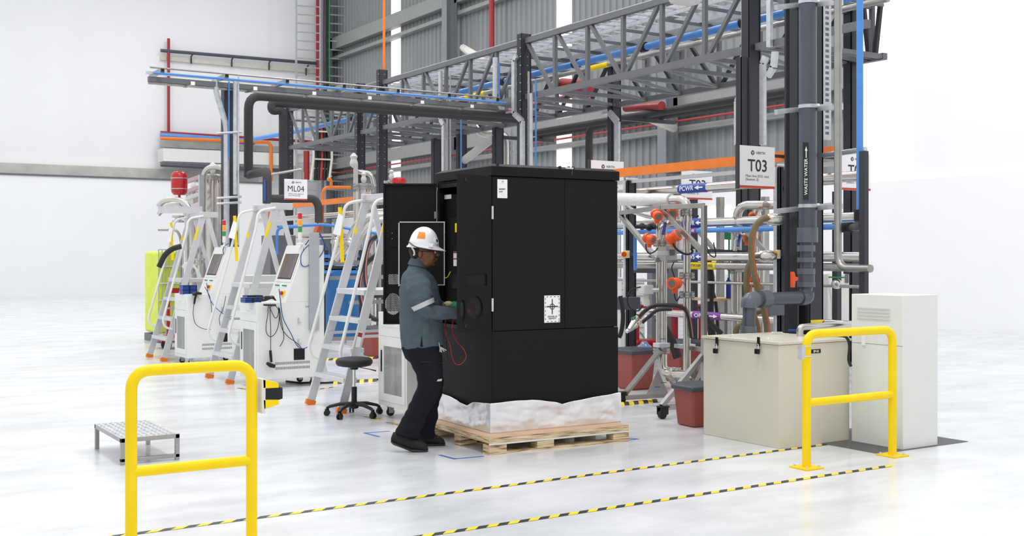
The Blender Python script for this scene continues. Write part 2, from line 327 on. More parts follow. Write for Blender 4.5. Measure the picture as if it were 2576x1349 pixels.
# tall cable ladders near the corner
def cable_ladder(p0, p1, n, label):
    t = thing('cable_ladder', label, 'cable ladder', onY(p0, 600, 44.7))
    for px in (p0, p1): build('side_rail', MB().beam(onY(px, -40, 44.7), onY(px, 560, 44.7), .05, .12), M['galv'], t)
    m = MB()
    for k in range(n):
        y = -30+k*22; m.beam(onY(p0, y, 44.7), onY(p1, y+4, 44.7), .03, .05)
    build('rungs', m, M['galv'], t)
cable_ladder(745, 806, 24, 'left galvanised cable ladder standing up the white wall')
cable_ladder(818, 876, 24, 'right galvanised cable ladder carrying the thick black cables')
for i, dx in enumerate((816, 820.5, 825, 829.5)):
    ypipe('power_cable', [(dx, -40), (dx-1, 100), (dx, 300), (dx, 450)], .03, 'rubber' if i < 3 else 'green', ['leftmost black riser cable on the cable ladder', 'second black riser cable on the cable ladder', 'third black riser cable on the cable ladder', 'green riser cable on the cable ladder'][i], 'cable', y=44.55)
ypipe('orange_pipe', [(966, -500), (966, 110), (966, 203)], .03, 'orange', 'thin orange vertical pipe left of the narrow bright wall panel', y=21.84)
single('fire_pipe', MB().tube([onX(1237, -40, 19.3), onX(1237, 150, 19.3)], .09, 8), M['redp'], 'red vertical fire pipe in front of the grey cladding', 'pipe')
single('fire_pipe', MB().tube([V((19.5, 17.5, 5.0)), V((19.5, 45.5, 5.0))], .03, 8), M['redp'], 'thin red fire pipe along the grey cladding', 'pipe')
single('brace_tube', MB().tube([onX(1165, 120, 19.), onX(1250, 175, 12.65)], .12, 8), M['concrete'], 'pale diagonal brace tube at the foot of the tall grey column', 'brace')
single('brace_tube', MB().tube([onX(1560, 265, 14.2), onX(1694, 322, 19.3)], .12, 8), M['concrete'], 'pale diagonal brace tube under the right truss bay', 'brace')

ypipe('fire_pipe', [(771, 380), (771, 452)], .13, 'redp', 'short thick red pipe under the left end of the truss', y=43.5)
t = thing('cable_ladder', 'pale cable ladder filled with black cables below the left end of the truss', 'cable ladder', onY(815, 452, 42))
for k, px in enumerate((796, 803, 810, 818, 826)): build('cable', MB().tube([onY(px-2, 320, 42), onY(px, 400, 42), onY(px-3, 452, 41.6)], .07, 8), M['rubber'] if k != 2 else M['redp'], t)
m = MB()
for px in (788, 834): m.tube([onY(px, 318, 41.8), onY(px+1, 400, 41.8), onY(px-6, 454, 41.3)], .05, 8)
for y in (330, 352, 376, 400, 424, 442): m.beam(onY(788, y, 41.8), onY(834, y+2, 41.8), .06, .06)
build('ladder_frame', m, M['beige'], t)
ypipe('orange_pipe', [(882, 472), (812, 471), (812, 520)], .045, 'orange', 'orange pipe bracket shape behind the orange rail', y=30, rad=.2)
ypipe('orange_pipe', [(833, 471), (833, 452), (824, 450)], .045, 'orange', 'short orange pipe stub above the orange pipe bend', y=30, rad=.15)
# ================================================================= black cabinet on its pallet
CR = math.radians(-2.0); CC = AD(1238, 643, 8.72); CC.z = 0
CXN = V((math.cos(CR), math.sin(CR), 0)); CYN = V((-math.sin(CR), math.cos(CR), 0))
CM = Matrix.Translation(CC) @ Matrix.Rotation(CR, 4, 'Z'); CI = CM.inverted()
def cface(px, py, d=0.0): return CI @ onP(px, py, CC+CYN*d, CYN)      # on the big face
def cside(px, py, d=0.0): return CI @ onP(px, py, CC+CXN*d, CXN)      # on the open side
CW = cface(1556, 643).x; CD = cside(1099, 643).y; ZB, ZS, ZT, ZL = .135, .915, 2.112, 2.188
cab = thing('equipment_cabinet', 'tall black steel cabinet with open side doors standing on the wooden pallet', 'cabinet', CC, CR)
def cp(name, mb, mt='black', parent=None, **k): return build(name, mb, M[mt], parent or cab, local=True, **k)
m = MB(); m.box((.012, .012, ZB), (CW-.012, CD-.012, ZS-.01)); m.box((.03, .03, ZS-.02), (CW-.03, CD-.03, ZS))
m.box((.01, CD-.03, ZS), (CW, CD-.005, ZT)); m.box((CW-.03, .01, ZS), (CW-.005, CD-.01, ZT)); m.box((.0, .01, ZT-.02), (CW-.01, CD-.01, ZT))
m.box((.0, .012, ZS), (.03, .04, ZT)); m.box((.0, CD-.045, ZS), (.03, CD-.01, ZT)); m.box((.0, .01, ZT-.05), (.025, CD-.01, ZT)); m.box((.0, .01, ZS-.01), (.025, CD-.01, ZS+.02))
cp('body', m, 'inner')
sx1 = cface(1421, 643).x
for nm, (x0, x1, z0, z1) in dict(a=(.004, sx1-.0015, ZS+.003, ZT-.004), b=(sx1+.0015, CW-.012, ZS+.003, ZT-.004), c=(.004, CW-.004, ZB, ZS-.003)).items():
    cp('side_panel', MB().box((x0, 0, z0), (x1, .02, z1)), bevel=.0015)
cp('lower_door', MB().box((0, .004, ZB), (.02, CD-.004, ZS-.004)), bevel=.002)
m = MB(); e = .012; i = .045
m.add([(-e, -e, ZT+.004), (CW+.002, -e, ZT+.004), (CW+.002, CD+e, ZT+.004), (-e, CD+e, ZT+.004), (-e, -e, ZL), (CW+.002, -e, ZL), (CW+.002, CD+e, ZL), (-e, CD+e, ZL),
       (-e+i, -e+i, ZL+.022), (CW-i, -e+i, ZL+.022), (CW-i, CD+e-i, ZL+.022), (-e+i, CD+e-i, ZL+.022)],
      [(3, 2, 1, 0), (0, 1, 5, 4), (1, 2, 6, 5), (2, 3, 7, 6), (3, 0, 4, 7), (4, 5, 9, 8), (5, 6, 10, 9), (6, 7, 11, 10), (7, 4, 8, 11), (8, 9, 10, 11)])
lidp = cp('lid', m, bevel=.003)
lx = cface(1437, 643).x
cp('lid_seam', MB().box((lx-.001, -e-.002, ZT+.03), (lx+.001, -e+.001, ZL)), 'steelgrey', lidp)
for x in (cface(1253, 643).x, cface(1410, 643).x, cface(1432, 643).x, cface(1443, 643).x): cp('lid_cap', MB().box((x-.008, .0, ZL+.004), (x+.008, .02, ZL+.026)), 'blackdk', lidp)
cp('label_residue', MB().box((lx-.05, -.002, ZL+.006), (lx+.02, .02, ZL+.018)), 'offw', lidp)
def fixn(n, mb):
    import bmesh
    me = bpy.data.meshes.new(n); me.from_pydata([tuple(p) for p in mb.v], [], mb.f); b = bmesh.new(); b.from_mesh(me); bmesh.ops.recalc_face_normals(b, faces=b.faces); b.to_mesh(me); b.free(); return me
def boolcut(mb, cuts):
    me = fixn('b', mb); o = bpy.data.objects.new('b', me); COL.objects.link(o); ks = []
    for c in cuts:
        k = fixn('k', c); ko = bpy.data.objects.new('k', k); COL.objects.link(ko); ks.append(ko)
        mo = o.modifiers.new('x', 'BOOLEAN'); mo.object = ko; mo.operation = 'DIFFERENCE'; mo.solver = 'EXACT'
    dg = bpy.context.evaluated_depsgraph_get(); dg.update(); r = bpy.data.meshes.new_from_object(o.evaluated_get(dg))
    out = MB().add([v.co.copy() for v in r.vertices], [tuple(p.vertices) for p in r.polygons])
    for x in ks+[o]: bpy.data.objects.remove(x)
    return out
# near door: hinged on the near corner, swung out towards the aisle
dv = (CI @ (lambda p: V((p.x, p.y, 0)))(AD(1155, 643, 8.42))); dv.z = 0; DL = dv.length; du = dv.normalized(); dn = V((-du.y, du.x, 0))
def dpt(s, t, z): p = du*s+dn*t; return V((p.x-.004, p.y-.004, z))
def dbox(mb, s0, s1, t0, t1, z0, z1, mi=0):
    c = [dpt(s, t, z) for z in (z0, z1) for s, t in ((s0, t0), (s1, t0), (s1, t1), (s0, t1))]
    return mb.add(c, [(3, 2, 1, 0), (4, 5, 6, 7), (0, 1, 5, 4), (1, 2, 6, 5), (2, 3, 7, 6), (3, 0, 4, 7)], mi)
def dpx(px, py):   # a pixel on the door's outer face
    n = (CM.to_3x3() @ dn); o_ = CM @ V((dv.x, dv.y, 0)); p = CI @ onP(px, py, o_, n); return (V((p.x, p.y, 0)).dot(du), p.z)
zd0, zd1 = ZS+.008, ZT-.002
def circ(s, z, r, t0, t1, rs=1.0, seg=28):
    return MB().prism([dpt(s+r*rs*math.cos(2*math.pi*k/seg), t0, z+r*math.sin(2*math.pi*k/seg)) for k in range(seg)], CMV(t1-t0))
def CMV(t): return dn*t
s0, za = dpx(1170, 691); s1, zb = dpx(1226, 719); c1 = dpx(1196, 775); c2 = dpx(1163, 782)
rr = abs(dpx(1196, 745)[1]-c1[1])
holes = [dbox(MB(), min(s0, s1), max(s0, s1), -.1, .1, min(za, zb), max(za, zb)), circ(c1[0], c1[1], rr, -.1, .1), circ(min(c2[0], DL-.05)+.005, c2[1], rr*.95, -.1, .1, .35)]
dm = boolcut(dbox(MB(), .006, DL, -.022, 0, zd0, zd1), holes)
door = cp('door', dm, label='open black door nearest the camera with perforated vents')
cp('perforated_sheet', dbox(MB(), .04, DL-.01, -.014, -.012, zd0+.05, zb+.3), 'perf', door)
for px, py in ((1171, 452), (1171, 821)):
    s, z = dpx(px, py); p = dpt(s, -.022, z); cp('lock', MB().lathe([(.013, 0), (.013, .004), (.008, .005)], p, -dn, 14), 'blackdk', door)
    p = dpt(s, 0, z); cp('lock', MB().lathe([(.013, 0), (.013, .004), (.008, .005)], p, dn, 14), 'blackdk', door)
for z in (1.83, 1.12): cp('hinge', MB().box((-.012, -.016, z-.05), (.004, .004, z+.05)), 'galv')
# far door: opened flat out to the left of the far corner
FP = AD(1099, 643, 9.57); n2 = FW; fo = CI @ FP; fu = (CI.to_3x3() @ (-RT)); fn = (CI.to_3x3() @ (-FW)); FL = (1099-965)/2850*9.57
def fpt(s, t, z): p = fo+fu*s+fn*t; return V((p.x, p.y, z))
def fbox(mb, s0, s1, t0, t1, z0, z1, mi=0):
    c = [fpt(s, t, z) for z in (z0, z1) for s, t in ((s0, t0), (s1, t0), (s1, t1), (s0, t1))]
    return mb.add(c, [(0, 1, 2, 3), (7, 6, 5, 4), (4, 5, 1, 0), (5, 6, 2, 1), (6, 7, 3, 2), (7, 4, 0, 3)], mi)
def fpx(px, py): return ((1099-px)/2850*9.57, CAMH-(py-HOR)/2850*9.57)
a = fpx(977, 690); b = fpx(1045, 716); c = fpx(989, 765)
seg = 28; oval = MB().prism([fpt(c[0]+.068*math.cos(2*math.pi*k/seg), -.1, c[1]+.092*math.sin(2*math.pi*k/seg)) for k in range(seg)], fn*.2)
fd = boolcut(fbox(MB(), .0, FL, 0, .012, ZS+.005, ZT-.005), [fbox(MB(), b[0], a[0], -.1, .1, b[1], a[1]), oval])
for s_, s__ , z_, z__ in ((0, .015, ZS+.005, ZT-.005), (FL-.015, FL, ZS+.005, ZT-.005), (0, FL, ZS+.005, ZS+.02), (0, FL, ZT-.02, ZT-.005)): fbox(fd, s_, s__, 0, .03, z_, z__)
fdoor = cp('door', fd, label='open black door on the far side seen from its inside')
cp('perforated_sheet', fbox(MB(), .02, FL-.02, -.004, -.002, ZS+.05, ZS+.45), 'perf', fdoor)
a = fpx(982, 582); b = fpx(1020, 622); cp('cover_plate', fbox(MB(), b[0], a[0], .012, .018, b[1], a[1]), 'black', fdoor, bevel=.001)
for py in (597, 611): s, z = fpx(987, py-10); cp('screw', MB().ball(fpt(s, .019, z), .004), 'chrome', fdoor)
cp('hinge_rod', MB().tube([V((fo.x-.01, fo.y-.02, ZT-.06)), V((fo.x-.01, fo.y-.02, ZT-.34))], .008), 'chrome')
for z in (1.84, 1.72): cp('hinge', MB().box((fo.x-.03, fo.y-.035, z-.03), (fo.x+.01, fo.y-.01, z+.03)), 'galv')
# things inside the open side
m = MB().box((.06, .1, ZS+.02), (.5, cside(1118, 600, .06).y, cside(1130, 490, .06).z)); m.box((.5, .03, ZS+.02), (.52, CD-.04, ZT-.03))
cp('inner_housing', m, 'inner', bevel=.003)
p = cside(1119, 491, .06); q = cside(1136, 500, .06); cp('rating_label', MB().box((.055, q.y, q.z), (.0595, p.y, p.z)), 'offw')
m = MB(); yA, yB = .08, cside(1133, 600, .03).y; zA, zB = cside(1140, 722, .03).z, cside(1140, 548, .03).z
m.box((.025, yA, zA), (.05, yB, zB)); cpnl = cp('control_panel', m, 'inner', bevel=.003)
def crect(name, x0, y0, x1, y1, mt, d=.02, th=.006, parent=cpnl):
    p = cside(x0, y0, d); q = cside(x1, y1, d); return cp(name, MB().box((d-th, q.y, q.z), (d+.006, p.y, p.z)), mt, parent, bevel=.001)
crect('isolator_switch', 1146, 562, 1168, 584, 'ywarn'); p = cside(1157, 573, .0); cp('switch_knob', MB().lathe([(.025, .0), (.025, .012), (.012, .013), (.012, .03)], p+V((.012, 0, 0)), (-1, 0, 0)), 'red', cpnl)
crect('controller', 1141, 614, 1160, 631, 'blackdk', th=.02); crect('warning_label', 1141, 633, 1163, 670, 'paper', th=.002)
crect('red_band', 1141, 634, 1163, 637, 'red', th=.004); crect('red_band', 1141, 650, 1163, 653, 'red', th=.004)
crect('terminal_box', 1146, 690, 1170, 726, 'blackdk', th=.03)
cp('earth_lead', MB().tube(smooth_path([cside(1133, 684, -.01), cside(1126, 697, -.02), cside(1119, 699, -.03), cside(1112, 692, -.04), cside(1109, 683, -.04)]), .004, 6), 'ibc')
cp('air_duct_hump', MB().lathe([(.11, 0), (.11, .25), (.09, .28)], (.2, .45, ZS+.06), (1, 0, 0), 24), 'black')
# inner swing panel in front of the opening, edges in bare metal
ip = thing  # (kept as a part of the cabinet)
iA = AD(1119, 643, 9.32); io = CI @ iA
def ipt(px, py, t=0): 
    p = CI @ AD(px, py, 9.32-t); return p
def ibox(mb, x0, y0, x1, y1, t0, t1):
    c = [ipt(x, y, 0)+fn*t for y in (y1, y0) for x, t in ((x0, t0), (x1, t0), (x1, t1), (x0, t1))]
    return mb.add(c, [(3, 2, 1, 0), (4, 5, 6, 7), (0, 1, 5, 4), (1, 2, 6, 5), (2, 3, 7, 6), (3, 0, 4, 7)])
inner = cp('inner_door', ibox(MB(), 1005, 560, 1119, 718, 0, .015), 'inner')
m = ibox(MB(), 1003, 561, 1006, 720, 0, .03); ibox(m, 1006, 558, 1120, 560.5, 0, .03); ibox(m, 1117, 560, 1119.5, 718, 0, .03); ibox(m, 1006, 716, 1119, 718, 0, .025)
cp('metal_edge', m, 'galv', inner)
for y in (588, 593, 678, 683): cp('hinge_bolt', MB().ball(ipt(1118, y, .03), .005), 'chrome', inner)
# stickers on the big face
def cquad(x0, y0, x1, y1, lift=.002):
    a = cface(x0, y0); b = cface(x1, y1); return MB().box((a.x, -lift, b.z), (b.x, .001, a.z))
st = cp('rating_label', cquad(1251, 451, 1276, 499), 'paper', label='white rating label near the top corner')
def ctext(s, px, py, w=None, h=None, parent=None, mt='text', bold=0): 
    p = CM @ cface(px, py); return text(s, p-CYN*.003, CXN, Z, M[mt], parent, w, h, bold)
ctext('CE', 1264, 457, h=.012, parent=st)
m = MB()
for (x0, y0, w_, h_) in ((1255, 474, 16, 5), (1255, 481, 9, 4)):
    x = x0
    while x < x0+w_:
        k = random.choice((.3, .5, .9)); a = cface(x, y0); b = cface(x+k, y0+h_-1); m.box((a.x, -.0028, b.z), (b.x, -.0015, a.z)); x += k+.5
for y in (462, 487, 490, 493): a = cface(1256, y); b = cface(1271, y+.5); m.box((a.x, -.0028, b.z), (b.x, -.0015, a.z))
cp('printed_bars', m, 'text', st)
cg = cp('gravity_label', cquad(1369, 744, 1408.5, 811), 'paper', label='white centre of gravity label with dashed border')
m = MB(); A = cface(1369, 744); B = cface(1408.5, 811); A.z -= .001; wd = B.x-A.x; hd = A.z-B.z
def cq(x0, z0, x1, z1, sk=0): m.add([(A.x+x0*wd, -.003, A.z-z1*hd), (A.x+x1*wd, -.003, A.z-z1*hd), (A.x+x1*wd+sk, -.003, A.z-z0*hd), (A.x+x0*wd+sk, -.003, A.z-z0*hd)], [(0, 1, 2, 3)])
for k in range(4): cq(.12+k*.235, .03, .21+k*.235, .055, .006); cq(.16+k*.235, .95, .25+k*.235, .975, .006)
for k in range(6): cq(.05, .08+k*.15, .085, .15+k*.15); cq(.915, .1+k*.15, .95, .17+k*.15)
cq(.47, .13, .53, .69); cq(.14, .385, .86, .43)
for r0, r1, parts in ((.105, .14, 28), (.0, .045, 12)):
    for k in range(parts):
        if r1 > .1 and k % 7 in (0, 6): continue
        t0, t1 = 2*math.pi*k/parts, 2*math.pi*(k+1)/parts
        m.add([(A.x+wd*.5+r*wd*math.cos(t)*1.15, -.0032, A.z-hd*.407+r*wd*math.sin(t)*1.15) for r, t in ((r0, t0), (r1, t0), (r1, t1), (r0, t1))], [(0, 1, 2, 3)])
cp('printed_mark', m, 'text', cg)
ctext('CENTER OF\nGRAVITY', 1389, 799, w=wd*.62, h=hd*.13, parent=cg, bold=.02)
# foil skirt
def fz(s):   # top height along the skirt: far-left corner 0 .. near corner 1 .. right corner 2 .. far right 3
    pts = [(0, .37), (.35, .345), (.62, .305), (.72, .345), (1, .365), (1.3, .372), (1.48, .34), (1.53, .318), (1.65, .34), (1.9, .365), (2.0, .375), (3, .36)]
    for (a, x), (b, y) in zip(pts, pts[1:]):
        if a <= s <= b: return x+(y-x)*(s-a)/(b-a)
    return .35
g = .03; cs = [V((-g, CD+g, 0)), V((-g, -g, 0)), V((CW+g*.3, -g, 0)), V((CW+g*.3, CD+g, 0))]
def foilpt(u, v):
    s = u*3; k = min(int(s), 2); t = s-k; p = cs[k].lerp(cs[k+1], t); out = (V((-1, 0, 0)), V((0, -1, 0)), V((1, 0, 0)))[k]
    z = .131+(fz(s)-.131)*v; q = V((p.x*3.5, p.y*3.5, z*6))
    n = noise.fractal(q, .8, 2.1, 4)*.014+abs(noise.noise(V((p.x*2.5+p.y*2.5+z*7, z*5, 3))))*.03
    edge = min(1, min(t, 1-t)*12+.15); n = n*edge*min(1, v*4+.1)-.006
    return p+out*n+V((0, 0, z))+V((0, 0, noise.noise(q*2)*.006*v))
m = MB().grid(foilpt, 210, 22); 
fo_ = build('foil_skirt', m, M['foil'], None, ang=25); mw = CM
for v in fo_.data.vertices: v.co = v.co+fo_.location
fo_.location = CC; fo_.rotation_euler = (0, 0, CR)
so = fo_.modifiers.new('s', 'SOLIDIFY'); so.thickness = .003
tagit(fo_, 'crumpled silver foil wrapped round the foot of the black cabinet', 'foil')
# pallet
PC = fl(1231, 1146); PM = Matrix.Translation(PC) @ Matrix.Rotation(CR, 4, 'Z'); PI_ = PM.inverted()
PW = (PI_ @ onP(1582, 1109, PC, CYN)).x; PD = (PI_ @ onP(1077, 1080, PC, CXN)).y; PH = .131
pal = thing('pallet', 'pale plywood pallet under the black cabinet', 'pallet', PC, CR)
dk = build('deck', MB().box((0, 0, PH-.045), (PW, PD, PH-.003)), M['ply'], pal, local=True, bevel=.002)
build('deck_top', MB().box((0, 0, PH-.003), (PW, PD, PH)), M['plytop'], pal, local=True)
def ppx(px): return (PI_ @ onP(px, 1100, PC, CYN)).x
def ppy(px): return (PI_ @ onP(px, 1100, PC, CXN)).y
build('white_stripe', MB().box((.0, -.002, PH-.058), (PW, .01, PH-.045)), M['foilw'], pal, local=True)
for x0, x1 in ((0, ppx(1275)), (ppx(1352), ppx(1394)), (ppx(1543), PW)):
    for y0, y1 in ((0, .1), (PD/2-.05, PD/2+.05), (PD-.1, PD)):
        build('block', MB().box((x0, y0, .018 if y0 == 0 else 0), (x1, y1, PH-.045 if y0 else PH-.058)), M['ply'], pal, local=True, bevel=.002)
build('bottom_board', MB().box((0, 0, 0), (PW, .1, .018)), M['ply'], pal, local=True)
for y in (PD/2-.05, PD-.1): build('bottom_board', MB().box((x1*0+.02, y, .0), (PW-.02, y+.1, .016)), M['ply'], pal, local=True)
# ================================================================= the worker
D0 = 8.8; pr = AD(1050, 643, D0); pr.z = 0
def Q(px, py, y=0.0):
    d = D0+y; return V(((px-1288)*d/2850-(1050-1288)*D0/2850, y, CAMH-(py-HOR)*d/2850))
U = 1/324
def loft(mb, rings, seg=20, side=V((0, 1, 0))):
    n = len(rings); vs = []
    for i, (c, ra, rb) in enumerate(rings):
        c = V(c); d = (V(rings[min(i+1, n-1)][0])-V(rings[max(i-1, 0)][0])).normalized()
        a = d.cross(side).normalized(); b = a.cross(d).normalized()
        for k in range(seg):
            t = 2*math.pi*k/seg; vs.append(c+a*math.cos(t)*ra+b*math.sin(t)*rb)
    fs = [(i*seg+k, i*seg+(k+1) % seg, (i+1)*seg+(k+1) % seg, (i+1)*seg+k) for i in range(n-1) for k in range(seg)]
    fs += [tuple(range(seg-1, -1, -1)), tuple((n-1)*seg+k for k in range(seg))]
    return mb.add(vs, fs)
def remesh(mb, vox, smooth=3, wr=None):
    me = bpy.data.meshes.new('r'); me.from_pydata([tuple(p) for p in mb.v], [], mb.f)
    import bmesh; bm = bmesh.new(); bm.from_mesh(me); bmesh.ops.recalc_face_normals(bm, faces=bm.faces); bm.to_mesh(me); bm.free()
    o = bpy.data.objects.new('r', me); COL.objects.link(o)
    r = o.modifiers.new('r', 'REMESH'); r.mode = 'VOXEL'; r.voxel_size = vox
    s = o.modifiers.new('s', 'SMOOTH'); s.iterations = smooth; s.factor = .5
    dg = bpy.context.evaluated_depsgraph_get(); dg.update(); q = bpy.data.meshes.new_from_object(o.evaluated_get(dg)); bpy.data.objects.remove(o)
    out = MB(); q.update()
    out.v = [v.co.copy()+(v.normal*wr(v.co) if wr else V((0, 0, 0))) for v in q.vertices]; out.f = [list(p.vertices) for p in q.polygons]; out.m = [0]*len(out.f)
    return out
def hand(mb, wrist, d, n, th, curl=.5, s=1.0, fat=1.0):
    # d: wrist to knuckles, n: out of the back of the hand, th: towards the thumb side
    d = V(d).normalized(); n = V(n).normalized(); th = (V(th)-d*V(th).dot(d)).normalized(); w_ = V(wrist)
    k = w_+d*.095*s
    loft(mb, [(w_-d*.02, .02*fat, .027*fat), (w_+d*.02, .017*fat, .031*fat), (w_+d*.06, .015*fat, .04*fat), (k, .013*fat, .04*fat), (k+d*.008, .008, .036*fat)], 14, th)
    for i, (off, L) in enumerate(((.031, .078), (.0105, .088), (-.010, .082), (-.030, .064))):
        p = k+th*off*s; pts = [p-d*.02, p]; dd = d.copy(); a = curl*(.7+.12*i)
        for fr in (.45, .3, .25):
            dd = (Matrix.Rotation(a, 3, th.cross(V((0, 0, 0))) if False else d.cross(n).normalized()) @ dd) if False else (dd*math.cos(a)-n*math.sin(a) if fr == .45 else (dd+(-n)*math.tan(min(a, 1.0))*.8).normalized())
            dd.normalize(); p = p+dd*L*fr*s; pts.append(p)
        mb.tube(bend(pts, .012, 3), [.0098*fat]*2+[.009*fat]*(len(bend(pts, .012, 3))-3)+[.006*fat], 10)
    p = w_+d*.03+th*.028; q = p+(d*.6+th*.8-n*.2).normalized()*.038; r_ = q+(d*.95+th*.15-n*.35).normalized()*.032; e_ = r_+(d-n*.4).normalized()*.024
    mb.tube([p-d*.01-th*.01, q, r_, e_], [.014*fat, .0125*fat, .0105*fat, .007*fat], 10)
per = None
b = MB()
# head
b.ball(Q(1065, 622), .092, .077, .095, 20); b.ball(Q(1074, 636), .078, .070, .082, 20); b.ball(Q(1078, 652), .060, .060, .055, 18)
b.ball(Q(1084, 661), .032, .038, .028); b.ball(Q(1088, 664.5), .015, .022, .013)
b.ball(Q(1096, 628.5), .015, .045, .013); b.ball(Q(1082, 656), .045, .052, .035); b.ball(Q(1072, 663), .045, .055, .035)                                  # brow
loft(b, [(Q(1096.5, 630), .006, .008), (Q(1100.5, 636.5), .009, .011), (Q(1103.5, 641), .013, .017), (Q(1100, 645.5), .010, .015)], 10)
b.ball(Q(1100, 642.5, .012), .009, .008, .008); b.ball(Q(1100, 642.5, -.012), .009, .008, .008)
b.ball(Q(1097, 650.8), .0125, .022, .006); b.ball(Q(1096, 655.3), .0125, .02, .0075); b.ball(Q(1089, 665), .018, .024, .014)
b.ball(Q(1088, 646, -.04), .02, .02, .025); b.ball(Q(1088, 646, .04), .02, .02, .025)
for sg in (-1, 1):
    e_ = Q(1057, 640, sg*.073); b.ball(e_, .017, .010, .029, 12); b.ball(e_+V((.004, sg*.007, .006)), .012, .006, .02, 10)
loft(b, [(Q(1062, 650), .058, .06), (Q(1057, 664), .060, .062), (Q(1052, 680), .066, .07), (Q(1050, 700), .07, .09)])
# torso and legs under the clothes
loft(b, [(Q(1048, 690), .06, .09), (Q(1050, 710), .095, .17), (Q(1054, 745), .12, .165), (Q(1057, 800), .135, .155), (Q(1062, 850), .145, .16), (Q(1066, 880), .14, .165), (Q(1068, 900), .08, .1)])
for y0, kn, an in ((-.085, Q(1082, 962, -.12), Q(1025, 1085, -.14)), (.085, Q(1086, 965, .1), Q(1070, 1085, .13))):
    loft(b, [(Q(1064, 872, y0), .085, .08), (Q(1074, 915, y0*1.15), .085, .085), (kn, .06, .06), (kn.lerp(an, .35), .06, .058), (an, .038, .04), (an-V((0, 0, .035)), .03, .03)])
# arms and hands
nearA = [(Q(1050, 712, -.15), .06, .06), (Q(1056, 735, -.19), .058, .058), (Q(1066, 765, -.2), .05, .05), (Q(1078, 785, -.19), .043, .043), (Q(1110, 788, -.16), .038, .038), (Q(1152, 788, -.11), .027, .03)]
farA = [(Q(1055, 712, .15), .06, .06), (Q(1066, 745, .2), .055, .055), (Q(1082, 775, .2), .045, .045), (Q(1100, 776, .12), .037, .037), (Q(1122, 768, .03), .027, .03)]
loft(b, nearA, 16); loft(b, farA, 16)
hand(b, Q(1153, 788, -.105), (1, .35, .05), (0, -.45, .9), (0, .8, .4), .55)
bm_ = remesh(b, .005, 2)
per = tagit(build('person', MB().add([v+V((0, 0, 0)) for v in bm_.v], bm_.f), M['skin'], None), 'worker in white hard hat and blue-grey polo working at the open black cabinet', 'person')
for v in per.data.vertices: v.co = v.co+per.location
per.location = pr; per.rotation_euler = (0, 0, -YAW); MX[per.name] = Matrix.Translation(pr) @ Matrix.Rotation(-YAW, 4, 'Z')
def pp(name, mb, mt, parent=None, **k): return build(name, mb, M[mt], parent or per, local=True, **k)
def wr(c):
    q = V((c.x*7, c.y*5, c.z*9)); f = abs(noise.noise(q+V((0, 0, noise.noise(c*4)*2))))
    el = math.exp(-((c.x-.1)**2+(c.z-1.06)**2)/.012)
    return -(.019*(.3-f)*(.6+el*1.3)) + .004*noise.noise(c*22)
s = MB()
loft(s, [(Q(1049, 662), .055, .062), (Q(1049, 672), .068, .085), (Q(1048, 684), .098, .14), (Q(1050, 700), .128, .19), (Q(1054, 728), .153, .2), (Q(1057, 760), .163, .192), (Q(1058, 800), .168, .19), (Q(1062, 838), .174, .19), (Q(1065, 872), .168, .185)], 28)
loft(s, [(Q(1048, 703, -.13), .085, .06), (Q(1054, 725, -.185), .104, .07), (Q(1060, 750, -.205), .09, .072), (Q(1068, 772, -.205), .074, .068), (Q(1080, 785, -.2), .064, .062), (Q(1100, 787, -.18), .056, .055), (Q(1130, 788, -.14), .05, .05), (Q(1152, 788.5, -.11), .046, .046)], 20)
loft(s, [(Q(1052, 703, .13), .085, .06), (Q(1060, 728, .18), .09, .07), (Q(1070, 755, .2), .078, .065), (Q(1083, 775, .2), .06, .06), (Q(1100, 776, .12), .05, .05), (Q(1119, 770, .04), .04, .042)], 20)
sh = remesh(s, .008, 4, wr); shirt = pp('polo_shirt', sh, 'shirt', label='blue-grey long-sleeved polo shirt')
c_ = MB(); loft(c_, [(Q(1051, 664), .066, .072), (Q(1053, 655), .060, .064), (Q(1053, 652.5), .060, .066), (Q(1051, 664), .074, .079), (Q(1050, 669), .078, .086)], 24); pp('collar', c_, 'shirt', shirt)
m = MB(); loft(m, [(Q(1062.5, 761, -.206), .096, .083), (Q(1067.5, 772, -.206), .086, .080)], 24); 
pp('reflective_band', m, 'reflec', shirt)
pp('side_slit', MB().prism([Q(1057, 873, -.192), Q(1064, 873, -.192), Q(1060.5, 846, -.196)], (0, .01, 0)), 'pants', shirt)
t = MB()
loft(t, [(Q(1063, 855), .158, .172), (Q(1062, 872), .162, .178), (Q(1066, 888), .152, .178), (Q(1072, 905), .11, .12)], 26)
loft(t, [(Q(1062, 875, -.07), .14, .11), (Q(1073, 905, -.09), .128, .105), (Q(1080, 935, -.105), .107, .098), (Q(1082, 965, -.12), .098, .09), (Q(1075, 990, -.125), .092, .085), (Q(1060, 1018, -.13), .084, .082), (Q(1046, 1045, -.14), .083, .082), (Q(1033, 1072, -.145), .088, .085), (Q(1026, 1092, -.148), .098, .088), (Q(1024, 1099, -.15), .095, .085)], 22)
loft(t, [(Q(1064, 875, .07), .13, .11), (Q(1074, 905, .09), .12, .1), (Q(1084, 940, .1), .098, .092), (Q(1088, 968, .11), .088, .085), (Q(1082, 1005, .12), .078, .078), (Q(1076, 1045, .13), .072, .075), (Q(1070, 1080, .13), .08, .08), (Q(1069, 1098, .13), .082, .08)], 22)
def wr2(c):
    f = abs(noise.noise(V((c.x*6+c.z*5, c.y*4, c.z*11)))); lo = max(0, 1-c.z/.45); return -(.010+.014*lo)*(.3-f)+.003*noise.noise(c*25)
tr = pp('trousers', remesh(t, .008, 4, wr2), 'pants', label='near-black work trousers')
